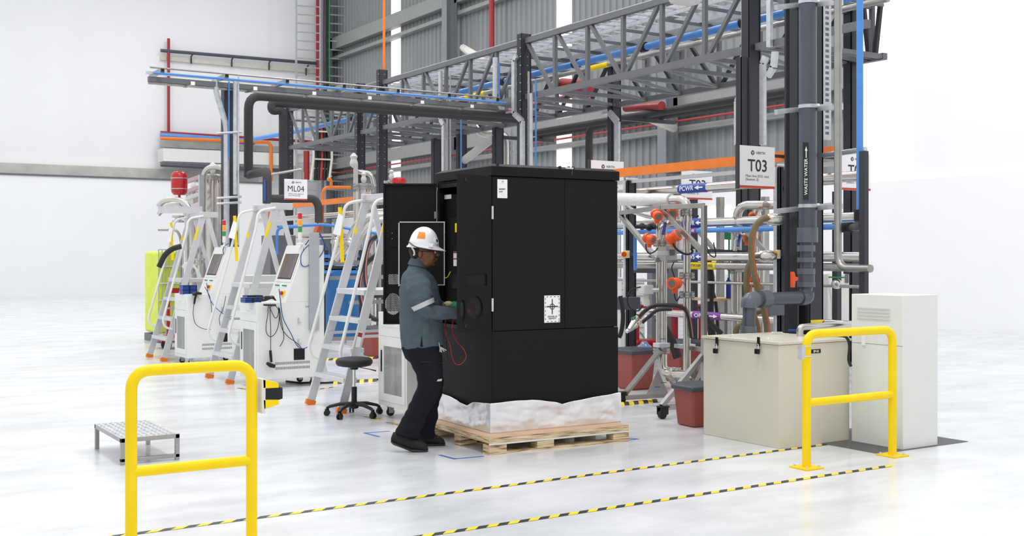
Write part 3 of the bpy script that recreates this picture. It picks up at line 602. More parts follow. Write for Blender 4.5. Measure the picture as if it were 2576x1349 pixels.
pp('pocket_zip', MB().tube([Q(1060, 912, -.205), Q(1075, 911, -.202), Q(1112, 914, -.15)], .0025, 6), 'blackdk', tr)
pp('cloth_badge', MB().prism([Q(1099, 960, -.192), Q(1111, 959, -.172), Q(1112, 953, -.172), Q(1101, 955, -.19)], (0, -.003, 0)), 'reflec', tr)
# shoes
for y, up, so_, ft in ((-.14, [(984, 1104, 3, .02), (989, 1101, 13, .036), (1004, 1103, 18, .042), (1022, 1107, 21, .046), (1040, 1115, 18, .05), (1058, 1121, 13, .051), (1070, 1125, 9.5, .044), (1077, 1130, 3, .018)], [(984, 1110, 3), (990, 1115, 4), (1012, 1123, 4), (1035, 1132, 4), (1060, 1134, 3), (1077, 1133, 2.5)], 0),
                (.14, [(1050, 1107, 3, .02), (1054, 1103, 13, .036), (1068, 1101, 17, .042), (1082, 1101, 17, .046), (1097, 1106, 13, .05), (1108, 1109, 10, .048), (1116, 1112, 7, .038), (1120, 1116, 2.5, .018)], [(1049, 1117, 3), (1060, 1119, 3), (1080, 1119, 3), (1100, 1119, 3), (1120, 1118, 2.5)], 1)):
    m = MB(); n = len(up); vs = []; sg = 16
    for px, py, hh, wd in up:
        c = Q(px, py, y)
        for k in range(sg):
            a = 2*math.pi*k/sg; vs.append(c+V((0, wd*math.cos(a), hh*U*math.sin(a))))
    m.add(vs, [(i*sg+k, i*sg+(k+1) % sg, (i+1)*sg+(k+1) % sg, (i+1)*sg+k) for i in range(n-1) for k in range(sg)]+[tuple(range(sg)), tuple((n-1)*sg+k for k in range(sg-1, -1, -1))])
    sh_ = pp('work_shoe', m, 'shoe', ang=60)
    m = MB(); vs = []
    wds = [.03]+[.042]*(len(so_)-2)+[.025]
    for (px, py, hh), wd in zip(so_, wds):
        c = Q(px, py, y)
        c.z = max(c.z, hh*U+.002)
        for k in range(12):
            a = 2*math.pi*k/12; vs.append(c+V((0, (wd+.004)*math.cos(a), hh*U*(1 if math.sin(a) > 0 else 1)*math.sin(a))))
    m.add(vs, [(i*12+k, i*12+(k+1) % 12, (i+1)*12+(k+1) % 12, (i+1)*12+k) for i in range(len(so_)-1) for k in range(12)]+[tuple(range(12)), tuple((len(so_)-1)*12+k for k in range(11, -1, -1))])
    pp('sole', m, 'sole', sh_)
    m = MB(); bx = up[3][0]
    for k in range(4): m.tube([Q(bx+4+k*5, up[3][1]-16+k*5, y-.035), Q(bx+8+k*5, up[3][1]-19+k*5.5, y), Q(bx+4+k*5, up[3][1]-16+k*5, y+.035)], .003, 6)
    pp('laces', m, 'olive', sh_)
# hard hat
hc = Q(1065, 619); T = math.radians(4)
def hat(th, ph, k=1.0):   # th round the head (0 = front), ph 0 rim .. 1 crown
    a = ph*math.pi/2; rx = .119 if math.cos(th) > 0 else .113
    p = V((rx*math.cos(th)*math.cos(a)**.9*k, .106*math.sin(th)*math.cos(a)**.9*k, .146*math.sin(a)*k))
    if ph < .2: p.x += .004*(1-ph*5)*math.cos(th)
    p += V((0, 0, .004*math.exp(-(p.y/.02)**2)*ph))
    return hc+Matrix.Rotation(T, 3, 'Y') @ p
m = MB(); NS = 40
rings = []
def rimp(th, r, dz): 
    c = max(0, math.cos(th)); p = V(((.119+.012*r+.047*r*c**1.5)*math.cos(th), (.106+.012*r)*math.sin(th), dz-.012*r-.014*r*c)); return hc+Matrix.Rotation(T, 3, 'Y') @ p
vs = []
rows = [[rimp(2*math.pi*k/NS, .95, -.006) for k in range(NS)], [rimp(2*math.pi*k/NS, 1, 0) for k in range(NS)], [rimp(2*math.pi*k/NS, .1, .002) for k in range(NS)]]
for j in range(0, 13): rows.append([hat(2*math.pi*k/NS, .03+j/12*.96) for k in range(NS)])
for r in rows: vs += r
m.add(vs, [(i*NS+k, i*NS+(k+1) % NS, (i+1)*NS+(k+1) % NS, (i+1)*NS+k) for i in range(len(rows)-1) for k in range(NS)]+[tuple((len(rows)-1)*NS+k for k in range(NS))])
h_ = pp('hard_hat', m, 'helmet', ang=50, label='white hard hat with orange sticker'); sm = h_.modifiers.new('s', 'SOLIDIFY'); sm.thickness = .003; sm.offset = -1
t0, t1 = math.radians(-107), math.radians(-82)
pp('sticker', MB().grid(lambda u, v: hat(t0-.15+(t1-t0+.17)*u, .24+.27*v, 1.012), 8, 6), 'sticker', h_)
pp('badge', MB().lathe([(.026, 0), (.027, .004), (.02, .006)], hat(math.radians(-28), .2, 1.0), (.85, -.45, .3), 18), 'helmet', h_)
pp('badge_mark', MB().lathe([(.012, 0), (.012, .002)], hat(math.radians(-28), .2, 1.055), (.85, -.45, .3), 12), 'text', h_)
pp('side_slot', MB().box(Q(1079, 613, -.112), Q(1090, 622, -.10)), 'helmet', h_, bevel=.002)
m = MB(); 
pts = smooth_path([Q(1088, 629, -.085), Q(1076, 628, -.108), Q(1060, 625, -.124), Q(1044, 620, -.112), Q(1033, 613, -.075), Q(1028.5, 608, 0), Q(1033, 612, .075), Q(1050, 620, .12)], 6)
m.tube(pts, .008, 8, flat=.5); pp('goggle_strap', m, 'blackdk', h_)
m = MB(); m.tube([Q(1036, 622, -.09), Q(1042, 632, -.088), Q(1043, 640, -.08), Q(1041, 642, -.05)], .007, 8); pp('harness_clip', m, 'offw', h_)
# hair at nape and temple
m = MB(); m.ball(Q(1055, 630), .082, .074, .07, 18); m.ball(Q(1050, 642), .055, .055, .05, 16); pp('hair', m, 'hair')
# safety glasses and eyes
m = MB(); m.tube([Q(1060, 632, -.076), Q(1080, 633.5, -.074), Q(1094, 634, -.058)], .0025, 6); m.tube([Q(1094, 631, -.058), Q(1101, 631.5, -.03), Q(1103.5, 632, 0), Q(1101, 631.5, .03), Q(1094, 631, .058)], .0025, 6)
g_ = pp('safety_glasses', m, 'blackdk')
pp('lens', MB().grid(lambda u, v: V((0, 0, 0))+Q(1094+8.5*math.sin(math.pi*u), 631+8*v, -.058+.116*u), 10, 3), 'lens', g_)
for sg in (-1, 1): pp('eye', MB().ball(Q(1093.3, 634.5, sg*.031), .0115), 'white_ink'); pp('iris', MB().ball(Q(1095.6, 634.5, sg*.032), .006), 'hair')
m = MB(); m.ball(Q(1094, 628.5, -.034), .010, .016, .0035); m.ball(Q(1094, 628.5, .034), .010, .016, .0035); pp('eyebrows', m, 'hair')
# gloved far hand
m = MB(); hand(m, Q(1122, 768, .025), (1, -.25, .05), (0, -.35, .93), (0, .9, .3), .35, 1.0, 1.25); pp('glove', remesh(m, .0045, 2), 'glove', label='green and cream knitted glove')
m = MB(); m.ball(Q(1128, 764, -.005), .035, .03, .02, 12); pp('glove_back', m, 'glovec')
# keys on the hip
m = MB(); m.tube([Q(1104, 862, -.15), Q(1106, 874, -.155)], .004, 6)
for dx, dy in ((0, 12), (4, 13), (16, 8), (11, 11)): m.beam(Q(1107, 873, -.155), Q(1107+dx, 874+dy, -.16), .008, .003, up=(0, 1, 0))
pp('key_bunch', m, 'ssd')
# test leads hanging from the worker's hands
def lead(pts, mt, label, y=-.05): single('test_lead', MB().tube(smooth_path([MX[per.name] @ Q(a, b_, y) for a, b_ in pts]), .0028, 6), M[mt], label, 'cable')
lead([(1141, 800), (1137, 830), (1148, 858), (1167, 880), (1172, 900), (1160, 916), (1145, 915), (1137, 898), (1132, 870), (1122, 840), (1120, 800), (1128, 772)], 'red', 'thin red test lead looping below the worker\'s hands')
lead([(1186, 812), (1180, 850), (1186, 880), (1182, 902), (1172, 906), (1150, 901), (1133, 908), (1126, 898), (1124, 870), (1122, 810), (1130, 775)], 'rubber', 'thin black test lead looping below the worker\'s hands', -.03)
# ================================================================= yellow guard rails
def rail(x0, x1, y, zt, zm, r, label, side):
    t = thing('guard_rail', label, 'guard rail', (x0, y, 0))
    build('hoop', MB().tube(bend([(x0, y, 0.01), (x0, y, zt), (x1, y, zt), (x1, y, .01)], .1, 8), r, 16), M['yellow'], t)
    build('mid_rail', MB().tube([(x0, y, zm), (x1, y, zm)], r*.95, 16), M['yellow'], t)
    for x in (x0, x1):
        build('base_plate', MB().box((x-.085, y-.085, 0), (x+.085, y+.085, .012)), M['yellow'], t, bevel=.002)
        for a, b in ((-1, -1), (1, -1), (1, 1), (-1, 1)): build('bolt', MB().lathe([(.011, 0), (.011, .008), (.006, .012)], (x+a*.06, y+b*.06, .012), seg=8), M['chrome'], t)
    return t
LP = AD(633, 643, 5.83); RP = AD(2029, 643, 7.99)
rl = rail(LP.x, onY(330, 900, LP.y).x, LP.y, .938, .447, .0285, 'yellow tubular guard rail in the left foreground', 1)
rr_ = rail(RP.x, onY(2245, 900, RP.y).x, RP.y, .945, .46, .031, 'yellow tubular guard rail in front of the cream box', 1)
p = onY(2018, 886, RP.y-.05)
build('bracket', MB().box((p.x-.045, p.y-.01, p.z-.045), (p.x+.02, p.y, p.z+.045)).box((p.x-.045, p.y-.01, p.z-.05), (p.x-.035, p.y-.04, p.z+.05)), M['galv'], rr_)
for dz in (-.035, .035): build('u_bolt', MB().tube(bend([(RP.x-.07, RP.y-.03, p.z+dz), (RP.x+.036, RP.y-.035, p.z+dz), (RP.x+.036, RP.y+.035, p.z+dz)], .03), .004, 6), M['chrome'], rr_)
# retractable belt unit on the left rail
t = thing('belt_barrier', 'yellow and black retractable belt unit mounted on the left guard rail', 'barrier', LP+V((.05, 0, .75)))
def by(px, py, dy=0): return onY(px, py, LP.y+dy)
m = MB(); a = by(652, 953); b_ = by(661, 1038); m.box((a.x, LP.y-.04, b_.z), (b_.x, LP.y+.04, a.z)); build('mounting_plate', m, M['offw'], t)
m = MB(); m.prism([by(x, y, -.04) for x, y in ((661, 954), (701, 964), (702, 976), (662, 978))], (0, .08, 0)); build('housing', m, M['yellow'], t, bevel=.003)
m = MB(); m.prism([by(x, y, -.04) for x, y in ((662, 1006), (702, 1006), (702, 1018), (664, 1031))], (0, .08, 0)); build('housing', m, M['yellow'], t, bevel=.003)
m = MB(); m.prism([by(x, y, -.038) for x, y in ((662, 978), (703, 976), (703, 1006), (662, 1006))], (0, .076, 0)); build('belt_cassette', m, M['blackdk'], t)
m = MB(); m.prism([by(x, y, -.025) for x, y in ((703, 974), (711, 976), (711, 1003), (703, 1006))], (0, .05, 0)); build('belt_end', m, M['rubber'], t)
# stainless step platform
S = fl(452, 1157); t = thing('step_platform', 'low stainless step with chequer plate top at the left edge', 'step', S)
m = MB(); h = .19
for x in (S.x-.42, S.x-.03):
    for y in (S.y, S.y+.8): m.box((x, y, 0), (x+.03, y+.03, h-.03))
build('legs_frame', m.box((S.x-.42, S.y, h-.03), (S.x, S.y+.03, h)).box((S.x-.42, S.y+.8, h-.03), (S.x, S.y+.83, h)).box((S.x-.03, S.y, h-.03), (S.x, S.y+.83, h)).box((S.x-.42, S.y, h-.03), (S.x-.39, S.y+.83, h)).box((S.x-.42, S.y, .02), (S.x, S.y+.03, .045)), M['ssd'], t, bevel=.002)
m = MB().box((S.x-.42, S.y, h), (S.x, S.y+.83, h+.004))
for i in range(9):
    for j in range(18):
        x = S.x-.4+i*.044; y = S.y+.02+j*.045; d = .012*(1 if (i+j) % 2 else -1); m.beam((x-.012, y-d, h+.005), (x+.012, y+d, h+.005), .005, .003)
build('tread_plate', m, M['galv'], t)
# ================================================================= ladders
def make_ladder(label, loc):
    t = thing('platform_ladder', label, 'ladder', loc, 0, 'aluminium platform ladders')
    L = dict(local=True); W = .76; K = .60/2.12
    def fr(y0, z): s = z/2.12; return V((K*z, y0+(.06*s if y0 < .3 else -.08*s), z))
    for y0 in (0, W):
        r_ = build('stile', MB().beam(fr(y0, .03), fr(y0, 2.12), .026, .085, up=(1, 0, .3)), M['alu'], t, bevel=.003, **L)
        build('foot', MB().beam(fr(y0, 0)+V((0, 0, .0)), fr(y0, .05), .04, .1, up=(1, 0, .3)), M['orange'], t, **L)
        q = fr(y0, 1.72); build('warning_sticker', MB().beam(q+V((-.03, -.0145, 0)), q+V((.02, -.0145, .18)), .002, .035, up=(1, 0, 0)), M['ywarn'], t, **L)
    q = fr(0, .62); build('instruction_sticker', MB().beam(q+V((0, -.0145, 0)), q+V((.03, -.0145, .15)), .002, .045, up=(1, 0, 0)), M['paper'], t, **L)
    q = fr(0, .66); build('instruction_sticker', MB().beam(q+V((0.01, -.016, .06)), q+V((.02, -.016, .1)), .002, .045, up=(1, 0, 0)), M['redp'], t, **L)
    for z in (.33, .61, .89):
        a = fr(0, z); b = fr(W, z); build('step', MB().box((a.x-.06, a.y, z-.045), (a.x+.08, b.y, z)), M['alu'], t, bevel=.004, **L)
    a = fr(0, 1.17); b = fr(W, 1.17); build('platform', MB().box((a.x-.07, a.y+.015, 1.115), (a.x+.62, b.y-.015, 1.17)), M['alu'], t, bevel=.006, **L)
    for y0 in (.06, W-.08): build('rear_leg', MB().beam((.60+.04, y0, 2.1), (1.22, y0-(.05 if y0 < .3 else -.05), .02), .025, .06, up=(1, 0, .3)), M['alu'], t, bevel=.003, **L)
    for z in (.35, 1.0): f_ = (2.1-z)/2.08; build('rear_brace', MB().beam((.64+.58*f_, .03, z), (.64+.58*f_, W-.05, z), .03, .03), M['alu'], t, **L)
    for y0 in (.06, W-.09): build('top_cap', MB().box((.53, y0-.02, 2.05), (.80, y0+.02, 2.13)), M['alu'], t, bevel=.003, **L)
    build('top_bar', MB().box((.56, .06, 2.06), (.60, W-.09, 2.12)), M['alu'], t, bevel=.003, **L)
    for y0, dy in ((.0, -.02), (W, 0.02)):
        a = fr(y0, .45); P = [a+V((0, dy, 0)), a+V((-.10, dy, .03)), a+V((-.14, dy, .12)), V((.34, fr(y0, 1.7).y+dy, 1.85)), V((.36, fr(y0, 1.9).y+dy, 2.03)), V((.58, fr(y0, 2).y+dy, 2.07))]
        build('handrail', MB().tube(bend(P, .09, 5), .016, 10), M['white'], t, **L)
    y0 = W-.1; build('safety_bar', MB().beam((.31, y0+.06, 1.99), (.33, y0+.04, 1.43), .03, .03), M['yellow'], t, **L)
    build('label_card', MB().add([(.29, y0+.05, 1.93), (.22, y0+.03, 1.72), (.29, y0, 1.70), (.32, y0, 1.90)], [(0, 1, 2, 3)]), M['paper'], t, **L)
    for y0 in (.03, W-.05): build('stay', MB().beam((.19+.0, y0, .72), (.19+.95, y0, .72), .01, .028), M['alu'], t, **L)
    return t
p3 = fl(857, 1041); ld = make_ladder('aluminium platform ladder behind the black stool', p3); p2 = fl(580, 968)+V((0, .05, 0)); p1 = fl(411, 910)
for p, lb in ((p2, 'aluminium platform ladder between the two white test stations'), (p1, 'aluminium platform ladder at the left edge by the far test station')):
    c = copy_tree(ld); c.location = p; c['label'] = lb
# ================================================================= white test stations
def make_cart(label, loc):
    t = thing('test_station', label, 'test station', loc, 0, 'white mobile test stations'); L = dict(local=True)
    X1, Y1, Zd, Zt, Zb = .8, .58, .972, 1.617, .105
    m = MB().box((0, 0, Zb), (X1, .02, Zd)).box((X1-.02, .021, Zb), (X1, Y1, Zd)).box((0, Y1-.02, Zb), (X1-.021, Y1, Zd)).box((.021, .021, Zb), (X1-.021, Y1-.021, Zb+.02)).box((.021, .021, Zd-.02), (X1-.021, Y1-.021, Zd)).box((0, .021, .752), (.02, Y1-.021, Zd)).box((0, .021, Zb), (.02, Y1-.021, .148)).box((0, .021, .149), (.02, .03, .751)).box((0, Y1-.03, .149), (.02, Y1-.021, .751)).box((.35, .021, Zb+.021), (.37, Y1-.021, Zd-.021))
    build('body', m, M['white'], t, bevel=.003, **L)
    cons = build('console', MB().prism([(.335, .0, Zd), (X1, .0, Zd), (X1, .0, Zt), (.57, .0, Zt)], (0, Y1, 0)), M['white'], t, bevel=.004, **L)
    sl = V((.235, 0, .655)).normalized(); nn = V((-.655, 0, .235)).normalized()
    def sp(u, v, k=.002): return V((.335, 0, Zd))+V((0, Y1*(1-u), 0))+sl*v+nn*k    # u left to right seen from the aisle
    def sq(u0, v0, u1, v1, k, mt, nm, par=cons):
        a = [sp(u0, v0, 0), sp(u1, v0, 0), sp(u1, v1, 0), sp(u0, v1, 0)]; return build(nm, MB().prism(a, nn*k), M[mt], par, **L)
    sq(.08, .235, .92, .64, .003, 'white', 'bezel'); sc = sq(.14, .27, .86, .58, .005, 'blackdk', 'screen_frame'); sq(.155, .285, .845, .575, .0065, 'screen', 'screen')
    m = MB()
    for k in range(7): 
        q = sp(.2+k*.09, .19, .003); m.lathe([(.009, 0), (.009, .006), (.005, .014)], q, nn, 8)
    build('selector_switches', m, M['steelgrey'], cons, **L)
    build('indicator_light', MB().lathe([(.012, 0), (.012, .012), (.006, .016)], sp(.47, .19, .002), nn, 10), M['led'], cons, **L)
    sq(.66, .06, .80, .13, .01, 'ywarn', 'stop_plate'); build('stop_knob', MB().lathe([(.02, 0), (.024, .02), (.02, .03)], sp(.72, .095, .01), nn, 12), M['red'], cons, **L)
    d = build('drawer', MB().box((-.004, .08, .84), (.0, Y1-.05, .9)), M['white'], t, bevel=.002, **L)
    build('drawer_pull', MB().box((-.007, .25, .86), (-.003, .36, .88)), M['offw'], d, **L)
    dr = MB(); y0, y1, z0, z1 = .03, Y1-.03, .15, .75
    for a in ((y0, y0+.06, z0, z1), (y1-.09, y1, z0, z1), (y0+.0605, y1-.0905, z0, z0+.07), (y0+.0605, y1-.0905, z1-.09, z1)): dr.box((-.006, a[0], a[2]), (.012, a[1], a[3]))
    dd = build('door', dr, M['white'], t, bevel=.002, **L)
    build('window', MB().box((0, y0+.05, z0+.06), (.004, y1-.08, z1-.08)), M['glass_dk'], dd, **L)
    build('handle', MB().box((-.012, y1-.06, .42), (-.004, y1-.04, .62)), M['blackdk'], dd, **L)
    m = MB().box((.05, .1, .4), (.2, .3, .62)).box((.05, .34, .2), (.12, .42, .7)); build('equipment_inside', m, M['offw'], t, **L)
    vs = MB()
    for k in range(29):
        for z in (.21, .265): vs.box((.21+k*.0145, -.002, z), (.215+k*.0145, .001, z+.03))
    build('vent_slots', vs, M['text'], t, **L)
    build('filter_panel', MB().box((.43, -.004, .31), (.56, .001, .44)), M['blackdk'], t, **L)
    for z in (.73, .49): build('latch', MB().box((.475, -.008, z), (.492, 0, z+.06)).box((.475, -.02, z), (.515, -.008, z+.008)), M['galv'], t, **L)
    build('socket', MB().box((.57, -.003, .905), (.61, 0, .925)), M['galv'], t, **L)
    for x in (.08, X1-.1):
        for y in (.08, Y1-.1):
            c = build('caster', MB().box((x-.03, y-.03, .085), (x+.03, y+.03, .105)).box((x-.028, y-.022, .03), (x+.02, y-.016, .09)).box((x-.028, y+.016, .03), (x+.02, y+.022, .09)), M['galv'], t, **L)
            build('wheel', MB().lathe([(.02, -.014), (.037, -.012), (.037, .012), (.02, .014)], (x-.005, y, .038), (0, 1, 0), 16), M['rubber'], c, **L)
    sl_ = build('signal_light', MB().lathe([(.045, 0), (.045, .02), (.012, .03), (.012, .06), (.024, .065), (.024, .15), (.01, .151)], (.545, .1, Zt), seg=16), M['white'], t, **L)
    for z, mt in ((.15, 'grn_l'), (.225, 'amb_l'), (.30, 'red_l')):
        build('lens', MB().lathe([(.024, z+.003), (.024, z+.07)], (.545, .1, Zt), seg=16), M[mt], sl_, **L)
        build('ring', MB().lathe([(.025, z+.07), (.025, z+.076)], (.545, .1, Zt), seg=16), M['white'], sl_, **L)
    build('scanner_hook', MB().box((.15, -.04, .925), (.19, 0, .945)), M['offw'], t, **L)
    return t
q2 = V((4.40, 12.2, 0)); q1 = V((4.53, 15.3, 0)); q3 = V((4.655, 9.06, 0))
ct = make_cart('white test station with coiled blue cable and grey cable duct beside it', q2)
for p, lb in ((q1, 'white test station furthest left in front of the yellow tank'), (q3, 'white test station with glass door behind the worker')):
    c = copy_tree(ct); c.location = p; c['label'] = lb
def scanner(loc, hang, label):
    t = thing('barcode_scanner', label, 'barcode scanner', loc); L = dict(local=True)
    if hang:
        build('handle', MB().tube([(0, 0, 0), (.005, 0, -.06), (.012, 0, -.13)], [.02, .022, .018], 12, flat=.7), M['blackdk'], t, **L)
        build('head', MB().tube([(-.04, 0, -.14), (0, 0, -.165), (.05, 0, -.18)], [.02, .032, .027], 12, flat=.8), M['blackdk'], t, **L)
    else:
        build('handle', MB().tube([(0, 0, 0), (-.02, 0, -.06), (-.03, 0, -.13)], [.018, .021, .017], 12, flat=.7), M['blackdk'], t, **L)
        build('head', MB().tube([(-.05, 0, .0), (0, 0, .02), (.07, 0, .01)], [.026, .03, .02], 12, flat=.8), M['blackdk'], t, **L)
y2 = q2.y-.03; y1 = q1.y-.04
def on(px, py, y): return onY(px, py, y)
scanner(on(680, 882, y2-.02), True, 'black barcode scanner hanging by its cable on the nearer left test station')
scanner(on(494, 741, y1), False, 'black barcode scanner hooked on the far left test station')
p = on(676, 768, y2-.02); single('barcode_scanner', MB().tube([p+V((-.06, 0, .005)), p, p+V((.08, 0, .0))], [.016, .022, .02], 10, flat=.6), M['blackdk'], 'black scanner lying in its hook under the desk edge of the nearer left test station', 'barcode scanner')
def cable(pts, y, r, mt, label, name='cable', n=8): return single(name, MB().tube(smooth_path([onY(a, b, y) for a, b in pts], n), r, 6), M[mt], label, 'cable')
cable([(681, 885), (681, 830), (680, 775), (690, 768), (702, 785), (700, 820), (690, 842), (678, 847), (670, 835), (670, 815), (674, 790), (676, 772), (692, 800), (700, 790), (701, 772)], y2, .004, 'blackdk', 'black scanner cable hanging in loops on the nearer left test station')
cable([(703, 775), (712, 830), (714, 850), (710, 862), (704, 872)], y2, .004, 'blackdk', 'short black cable with yellow tag end on the nearer left test station')
cable([(702, 775), (707, 820), (722, 845), (745, 862), (758, 875)], y2-.005, .004, 'blackdk', 'black cable running down to the blue loop on the nearer left test station')
cable([(702, 727), (705, 752), (712, 800), (732, 840), (746, 868), (760, 877), (775, 872), (785, 855), (789, 832)], y2-.03, .005, 'bluedk', 'blue network cable looping down the front of the nearer left test station')
cable([(779, 614), (765, 628), (757, 645), (758, 665), (768, 671), (785, 662), (805, 645), (815, 625), (812, 600), (803, 588), (820, 620), (833, 645), (835, 665), (828, 700), (828, 725)], y2+.02, .005, 'bluedk', 'coiled blue cable looped over the grey cable duct')
cable([(780, 600), (764, 625), (765, 645), (775, 662), (790, 669), (803, 662), (815, 635), (816, 610)], y2+.05, .005, 'blackdk', 'black cable coiled behind the grey cable duct')
cable([(488, 765), (486, 790), (492, 815), (510, 827), (530, 829)], y1, .004, 'blackdk', 'black scanner cable drooping on the far left test station')
cable([(520, 712), (524, 740), (535, 765), (555, 785), (580, 797), (592, 790)], y1-.02, .005, 'bluedk', 'blue network cable hanging on the far left test station')
cable([(515, 722), (527, 745), (532, 775), (533, 810)], y1-.01, .004, 'blackdk', 'black cable hanging straight on the far left test station')
cable([(563, 642), (562, 625), (575, 613), (595, 615), (600, 622), (590, 621), (584, 621)], y1+.1, .006, 'bluedk', 'thin blue cable coiled on top of the far left test station')
cable([(568, 745), (562, 775), (552, 800), (555, 830), (550, 850)], y1, .004, 'blackdk', 'thin black sensor cable on the far left test station')
p = on(779, 585, y2+.0); q = on(803, 831, y2+.0); t = thing('cable_duct', 'flat grey cable duct standing against the nearer left test station', 'cable duct', ((p.x+q.x)/2, q2.y-.05, q.z))
build('duct_cover', MB().box((p.x, q2.y-.03, q.z), (q.x, q2.y-.008, p.z)), M['duct_lilac'], t, bevel=.002)
def parts_box(px0, py0, px1, py1, y, label, n=2):
    a = onY(px0, py1, y); b = onY(px1, py0, y); z0 = .968; hgt = b.z-a.z
    t = thing('parts_bin', label, 'box', (a.x, y, z0)); 
    build('bin', MB().box((a.x, y, z0), (b.x, y+.16, z0+hgt)), M['bluedk'], t, bevel=.003)
    build('frame', MB().box((a.x-.004, y-.004, z0+hgt*.48), (b.x+.004, y+.164, z0+hgt*.54)).box(((a.x+b.x)/2-.01, y-.005, z0), ((a.x+b.x)/2+.01, y, z0+hgt)).box((b.x-.0, y-.004, z0), (b.x+.008, y+.16, z0+hgt*1.05)).box((a.x, y-.003, z0+hgt), (b.x, y+.16, z0+hgt+.006)), M['blackdk'], t)
parts_box(622, 732, 660, 748, q2.y+.3, 'dark blue parts bin at the back of the nearer left test station desk')
parts_box(617, 747, 655, 759, q2.y+.1, 'dark blue parts bin at the front of the nearer left test station desk')
parts_box(460, 713, 494, 735, q1.y+.15, 'dark blue double parts bin on the far left test station')
m = MB(); random.seed(3)
for k in range(7): m.tube(smooth_path([onY(650+random.random()*12, 752+random.random()*6, q2.y+.05), onY(668, 746+k*1.8, q2.y+.05), onY(680+random.random()*8, 742+random.random()*12, q2.y+.06), onY(690+random.random()*6, 756, q2.y+.04)], 6), .005, 6)
single('cable_bundle', m, M['blackdk'], 'tangle of black cables on the desk of the nearer left test station', 'cable')
# ================================================================= stool
so = fl(891, 1047); t = thing('stool', 'black round swivel stool on five castors', 'stool', so); k = 4275/390/2850
zs = .475
build('seat', MB().lathe([(.12, 0), (.155, .008), (.172, .03), (.172, .055), (.155, .075), (.1, .085), (.0, .083)], (so.x, so.y, zs-.01), seg=36), M['rubber'], t, ang=60)
build('seat_mount', MB().lathe([(.035, -.03), (.045, .0), (.05, .01)], (so.x, so.y, zs-.01), seg=16), M['blackdk'], t)
build('lever', MB().tube([(so.x, so.y, zs-.01), so+V((.13, -.06, zs-.04)), so+V((.185, -.085, zs-.055))], [.004, .004, .008], 6), M['blackdk'], t)
build('gas_piston', MB().lathe([(.0145, .24), (.0145, .46)], (so.x, so.y, 0), seg=14), M['chrome'], t)
build('column', MB().lathe([(.026, .07), (.026, .27), (.02, .275)], (so.x, so.y, 0), seg=16), M['blackdk'], t)
bs = build('base_hub', MB().lathe([(.04, .075), (.045, .09), (.04, .125), (.028, .135)], (so.x, so.y, 0), seg=16), M['blackdk'], t)
for a in (205, 277, 349, 61, 133):
    a = math.radians(a+10); d = V((math.cos(a), math.sin(a), 0))
    build('base_arm', MB().tube([so+d*.02+V((0, 0, .115)), so+d*.13+V((0, 0, .112)), so+d*.23+V((0, 0, .088)), so+d*.262+V((0, 0, .07))], [.024, .022, .018, .015], 10, flat=.8), M['blackdk'], t)
    w_ = so+d*.258; s_ = V((-d.y, d.x, 0)); c = build('caster', MB().lathe([(.018, -.01), (.022, 0), (.018, .01)], w_+V((0, 0, .055)), seg=10), M['blackdk'], t)
    for sg in (-1, 1): build('wheel', MB().lathe([(.012, -.009), (.026, -.007), (.027, .007), (.014, .01)], w_+s_*sg*.014+V((0, 0, .027)), s_*sg, 16), M['blackdk'], c)
# floor cable covers and tapes
def cover(p, q, n, label, wd=.16):
    p = V(p); q = V(q); m = MB(); d = (q-p); L_ = d.length; d.normalize(); a = Z.cross(d); st = L_/n
    for i in range(n):
        for h0, mi in ((0, 0), (.5, 1)):
            s0 = p+d*(st*(i+h0)); s1 = p+d*(st*(i+h0+.5)); k = d*.12
            vs = []
            for s__, kk in ((s0, 0), (s1, 0)):
                vs += [s__-a*wd/2-k*.5, s__-a*wd*.2+V((0, 0, .022)), s__+a*wd*.2+V((0, 0, .022))+k*.3, s__+a*wd/2+k*.5]
            m.add([v+V((0, 0, .001)) for v in vs], [(0, 4, 5, 1), (1, 5, 6, 2), (2, 6, 7, 3)], mi)
    tagit(build('cable_cover', m, [M['hazk'], M['hazy']]), label, 'cable cover')
cover(fl(952, 958), fl(843, 965), 5, 'yellow and black floor cable cover behind the stool')
cover(fl(955, 902), fl(822, 906), 6, 'far yellow and black floor cable cover behind the ladder')
cover(fl(1655, 1010), fl(1560, 1019), 4, 'yellow and black floor cable cover right of the black cabinet', .14)
def lead_floor(pts, r, label): single('floor_cable', MB().tube(smooth_path([fl(a, b)+V((0, 0, r)) for a, b in pts]), r, 6), M['rubber'], label, 'cable')
lead_floor([(845, 964), (815, 966), (785, 965), (755, 966), (720, 962)], .012, 'black floor cable leaving the nearer left test station')
tape(fl(600, 976), fl(618, 980), .05, 2, 'short yellow and black tape mark at the foot of the nearer left test station')
tape(fl(780, 982), fl(845, 974), .04, 3, 'yellow and black tape mark right of the nearer left test station')
tape(fl(918, 1048), fl(955, 1056), .05, 3, 'yellow and black tape mark at the stool castor')
tape(fl(975, 1063), fl(1012, 1071), .05, 3, 'yellow and black tape mark behind the worker\'s heel')
